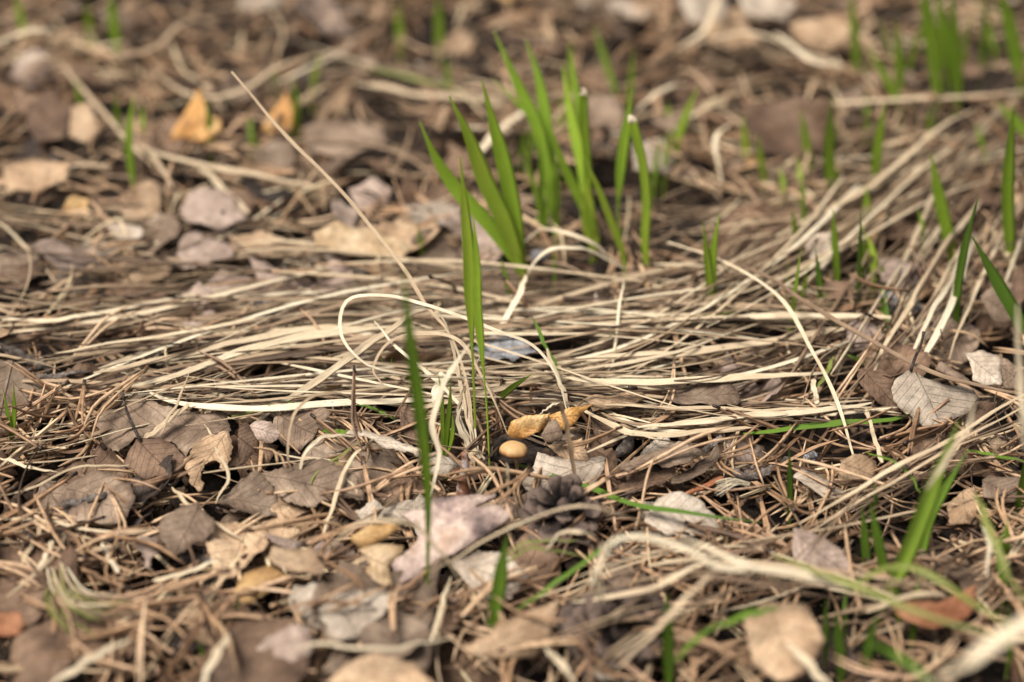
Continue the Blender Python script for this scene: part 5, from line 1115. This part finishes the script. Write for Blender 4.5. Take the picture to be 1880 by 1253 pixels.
# ------------------------------------------------------------------ pine needles
NV = []
for i in range(14):
    mb = MB(); L = ru(.022, .036); sp = ru(.03, .16); bw = ru(-.12, .12) * L; bz = ru(-.10, .10) * L
    nn = 2 if i % 4 else 1
    for s in range(nn):
        sg = 1 if s else -1; e = ru(.92, 1.05) * L; dx = sg * sp * L * .5
        if nn == 1: dx = 0
        P = [Vector((sg * .00025, 0, 0)), Vector((dx * .35 + bw * .6, e * .33, bz * .7)), Vector((dx * .8 + bw, e * .66, bz)), Vector((dx * 1.2 + bw * .6, e, 0))]
        rad = ru(.00036, .00056)
        tube(mb, P, lambda t: rad * (.8 + .4 * math.sin(t * 3)) * (1 - .75 * max(0, (t - .85) / .15)), 5, .5, 8, 0, True)
    if nn == 2: tube(mb, [Vector((0, -.0022, 0)), Vector((0, .0008, 0))], lambda t: .0007, 5, .1, 3, 0, True)
    mb.v = [p - Vector((bw * .5, L * .5, 0)) for p in mb.v]
    o = mb.build('pine_needle', M['needle'], origin=(0, 0, 0)); NV.append(o.data); bpy.data.objects.remove(o)
NVd = []
for me in NV:
    v = np.zeros(len(me.vertices) * 3); me.vertices.foreach_get('co', v); f = [tuple(p.vertices) for p in me.polygons]
    uv = np.zeros((len(me.vertices), 2)); ul = me.uv_layers[0].data
    for lp in me.loops: uv[lp.vertex_index] = ul[lp.index].uv
    tn = np.zeros(len(me.vertices)); me.attributes['tone'].data.foreach_get('value', tn)
    NVd.append((v.reshape(-1, 3), np.array(f), uv, tn))
def patch(x, y):      # litter lies in clumps with bare wet soil between
    return smooth(-.28, .12, noise.noise(Vector((x * 26, y * 26, 17.3))) + .35 * noise.noise(Vector((x * 70, y * 70, 2.2))))
ND = []
def dens(px, py):
    if py > 1040: d = .72
    elif py > 800: d = 1.0
    elif py > 740: d = .75
    elif py > 440: d = .27 if px < 1560 else .6
    else: d = .58
    if 120 < px < 700 and 830 < py < 1020: d *= 1.15
    return d
tries = 0
while len(ND) < 4000 and tries < 90000:
    tries += 1
    y = .455 + .87 * rnd(); hw = .30 * y + .05; x = ru(-hw, hw); px, py = pix(Vector((x, y, .004)))
    if not inframe(px, py, 140) or rnd() > dens(px, py) * (.10 + .90 * patch(x, y)): continue
    onleaf = any(inpoly(px, py, P) for P in HERO)
    hmax = .013 if py > 740 else .011
    if onleaf:
        if rnd() < .955: hmax = .002
        else: hmax = .022
    h = ru(-.006, hmax)
    if onleaf and hmax > .02: h = ru(.015, .022)
    if 885 < px < 1025 and 780 < py < 905: continue
    yaw = ru(0, 6.28); pit = random.gauss(0, .20); 
    if rnd() < .06: pit = ru(-.9, .9)
    p = Vector((x, y, terr(x, y) + h + abs(math.sin(pit)) * .010))
    R = Matrix.Rotation(yaw, 3, 'Z') @ Matrix.Rotation(pit, 3, 'X') @ Matrix.Rotation(ru(0, 6.28), 3, 'Y'); s = ru(.75, 1.2)
    if py < 600: s *= .9
    tone = min(1, max(0, random.gauss(.46, .21)))
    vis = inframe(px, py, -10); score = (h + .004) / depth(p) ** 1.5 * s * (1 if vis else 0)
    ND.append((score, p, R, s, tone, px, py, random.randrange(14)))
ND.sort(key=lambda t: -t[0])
allv = []; allf = []; alluv = []; alltn = []; off = 0
for i, (sc, p, R, s, tone, px, py, k) in enumerate(ND):
    if i < 300:
        o = bpy.data.objects.new('pine_needle', NV[k]); COL.objects.link(o)
        o.matrix_world = Matrix.Translation(p) @ R.to_4x4() @ Matrix.Scale(s, 4)
        a, b = zone(px, py); nm = 'single needle' if k % 4 == 0 else 'joined needle pair'
        q0, q1 = pix(p - R @ Vector((0, .012, 0))), pix(p + R @ Vector((0, .012, 0))); dx, dy = q1[0] - q0[0], q1[1] - q0[1]
        sl_ = 'level' if abs(dy) < .3 * abs(dx) else 'upright' if abs(dx) < .4 * abs(dy) else 'right rising' if dx * dy < 0 else 'left rising'
        tag(o, uniq('%s %s brown %s' % ('long' if s > 1.05 else 'short' if s < .88 else 'plain', sl_, nm), side(px, py), px, py), 'pine needle', 'pine needles on top of the litter, %s %s, %s' % (a, b, 'single' if k % 4 == 0 else 'paired'))
        continue
    v, f, uv, tn = NVd[k]; A = np.array(R) * s
    allv.append(v @ A.T + np.array(p) - np.array((0, .8, 0))); allf.append(f + off); alluv.append(uv + rnd() * 5); alltn.append(tn + tone - .5 - (.16 if i > 1500 else .05)); off += len(v)  # lower needles toned darker: decay, plus shade of the gaps put into the colour
def bulk(name, mat, V, Fq, UV, TNn, loc):
    V = np.concatenate(V); Fq = np.concatenate(Fq); UV = np.concatenate(UV); TNn = np.concatenate(TNn)
    me = bpy.data.meshes.new(name); n, m = len(Fq), Fq.shape[1]
    me.vertices.add(len(V)); me.vertices.foreach_set('co', V.ravel()); me.loops.add(n * m); me.loops.foreach_set('vertex_index', Fq.ravel().astype(np.int32))
    me.polygons.add(n); me.polygons.foreach_set('loop_start', np.arange(0, n * m, m, dtype=np.int32)); me.polygons.foreach_set('loop_total', np.full(n, m, dtype=np.int32))
    me.polygons.foreach_set('use_smooth', [True] * n)
    me.uv_layers.new(name='UVMap').data.foreach_set('uv', UV[Fq.ravel()].ravel().astype(np.float32))
    me.attributes.new('tone', 'FLOAT', 'POINT').data.foreach_set('value', TNn.astype(np.float32))
    me.materials.append(mat); me.update(calc_edges=True); me.validate()
    o = bpy.data.objects.new(name, me); COL.objects.link(o); o.location = loc; return o
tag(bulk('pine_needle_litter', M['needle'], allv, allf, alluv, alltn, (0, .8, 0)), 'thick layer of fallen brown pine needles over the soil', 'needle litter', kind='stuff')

# crumbs of leaf, bark and soil between everything
V = []; Fq = []; UV = []; TT = []; off = 0
for i in range(16000):
    y = .455 + .87 * rnd(); hw = .30 * y + .05; x = ru(-hw, hw); s = ru(.0006, .0032) * (1.3 if rnd() < .15 else .8)
    c = np.array((x, y - .8, terr(x, y) - .017 + ru(0, .007)))
    R = np.array(Matrix.Rotation(ru(0, 6.28), 3, 'Z') @ Matrix.Rotation(ru(-.8, .8), 3, 'X') @ Matrix.Rotation(ru(-.8, .8), 3, 'Y'))
    q = np.array([(-ru(.6, 1), -ru(.3, 1), 0), (ru(.5, 1), -ru(.4, 1), ru(-.2, .3)), (ru(.3, 1), ru(.3, 1), 0), (-ru(.3, 1), ru(.3, 1), ru(-.2, .4))])
    q = np.vstack([q, q * .8 - np.array((0, 0, .35))]) * s
    V.append(q @ R.T + c); Fq.append(np.array([(0, 1, 2, 3), (0, 4, 5, 1), (1, 5, 6, 2), (2, 6, 7, 3), (3, 7, 4, 0)]) + off)
    UV.append(np.zeros((8, 2))); TT.append(np.full(8, rnd())); off += 8
tag(bulk('leaf_crumbs', M['debris'], V, Fq, UV, TT, (0, .8, 0)), 'crumbled bits of leaf and bark covering the soil', 'leaf crumbs', kind='stuff')
print('counts', cnt, len(ST), len(ND), len(HERO))
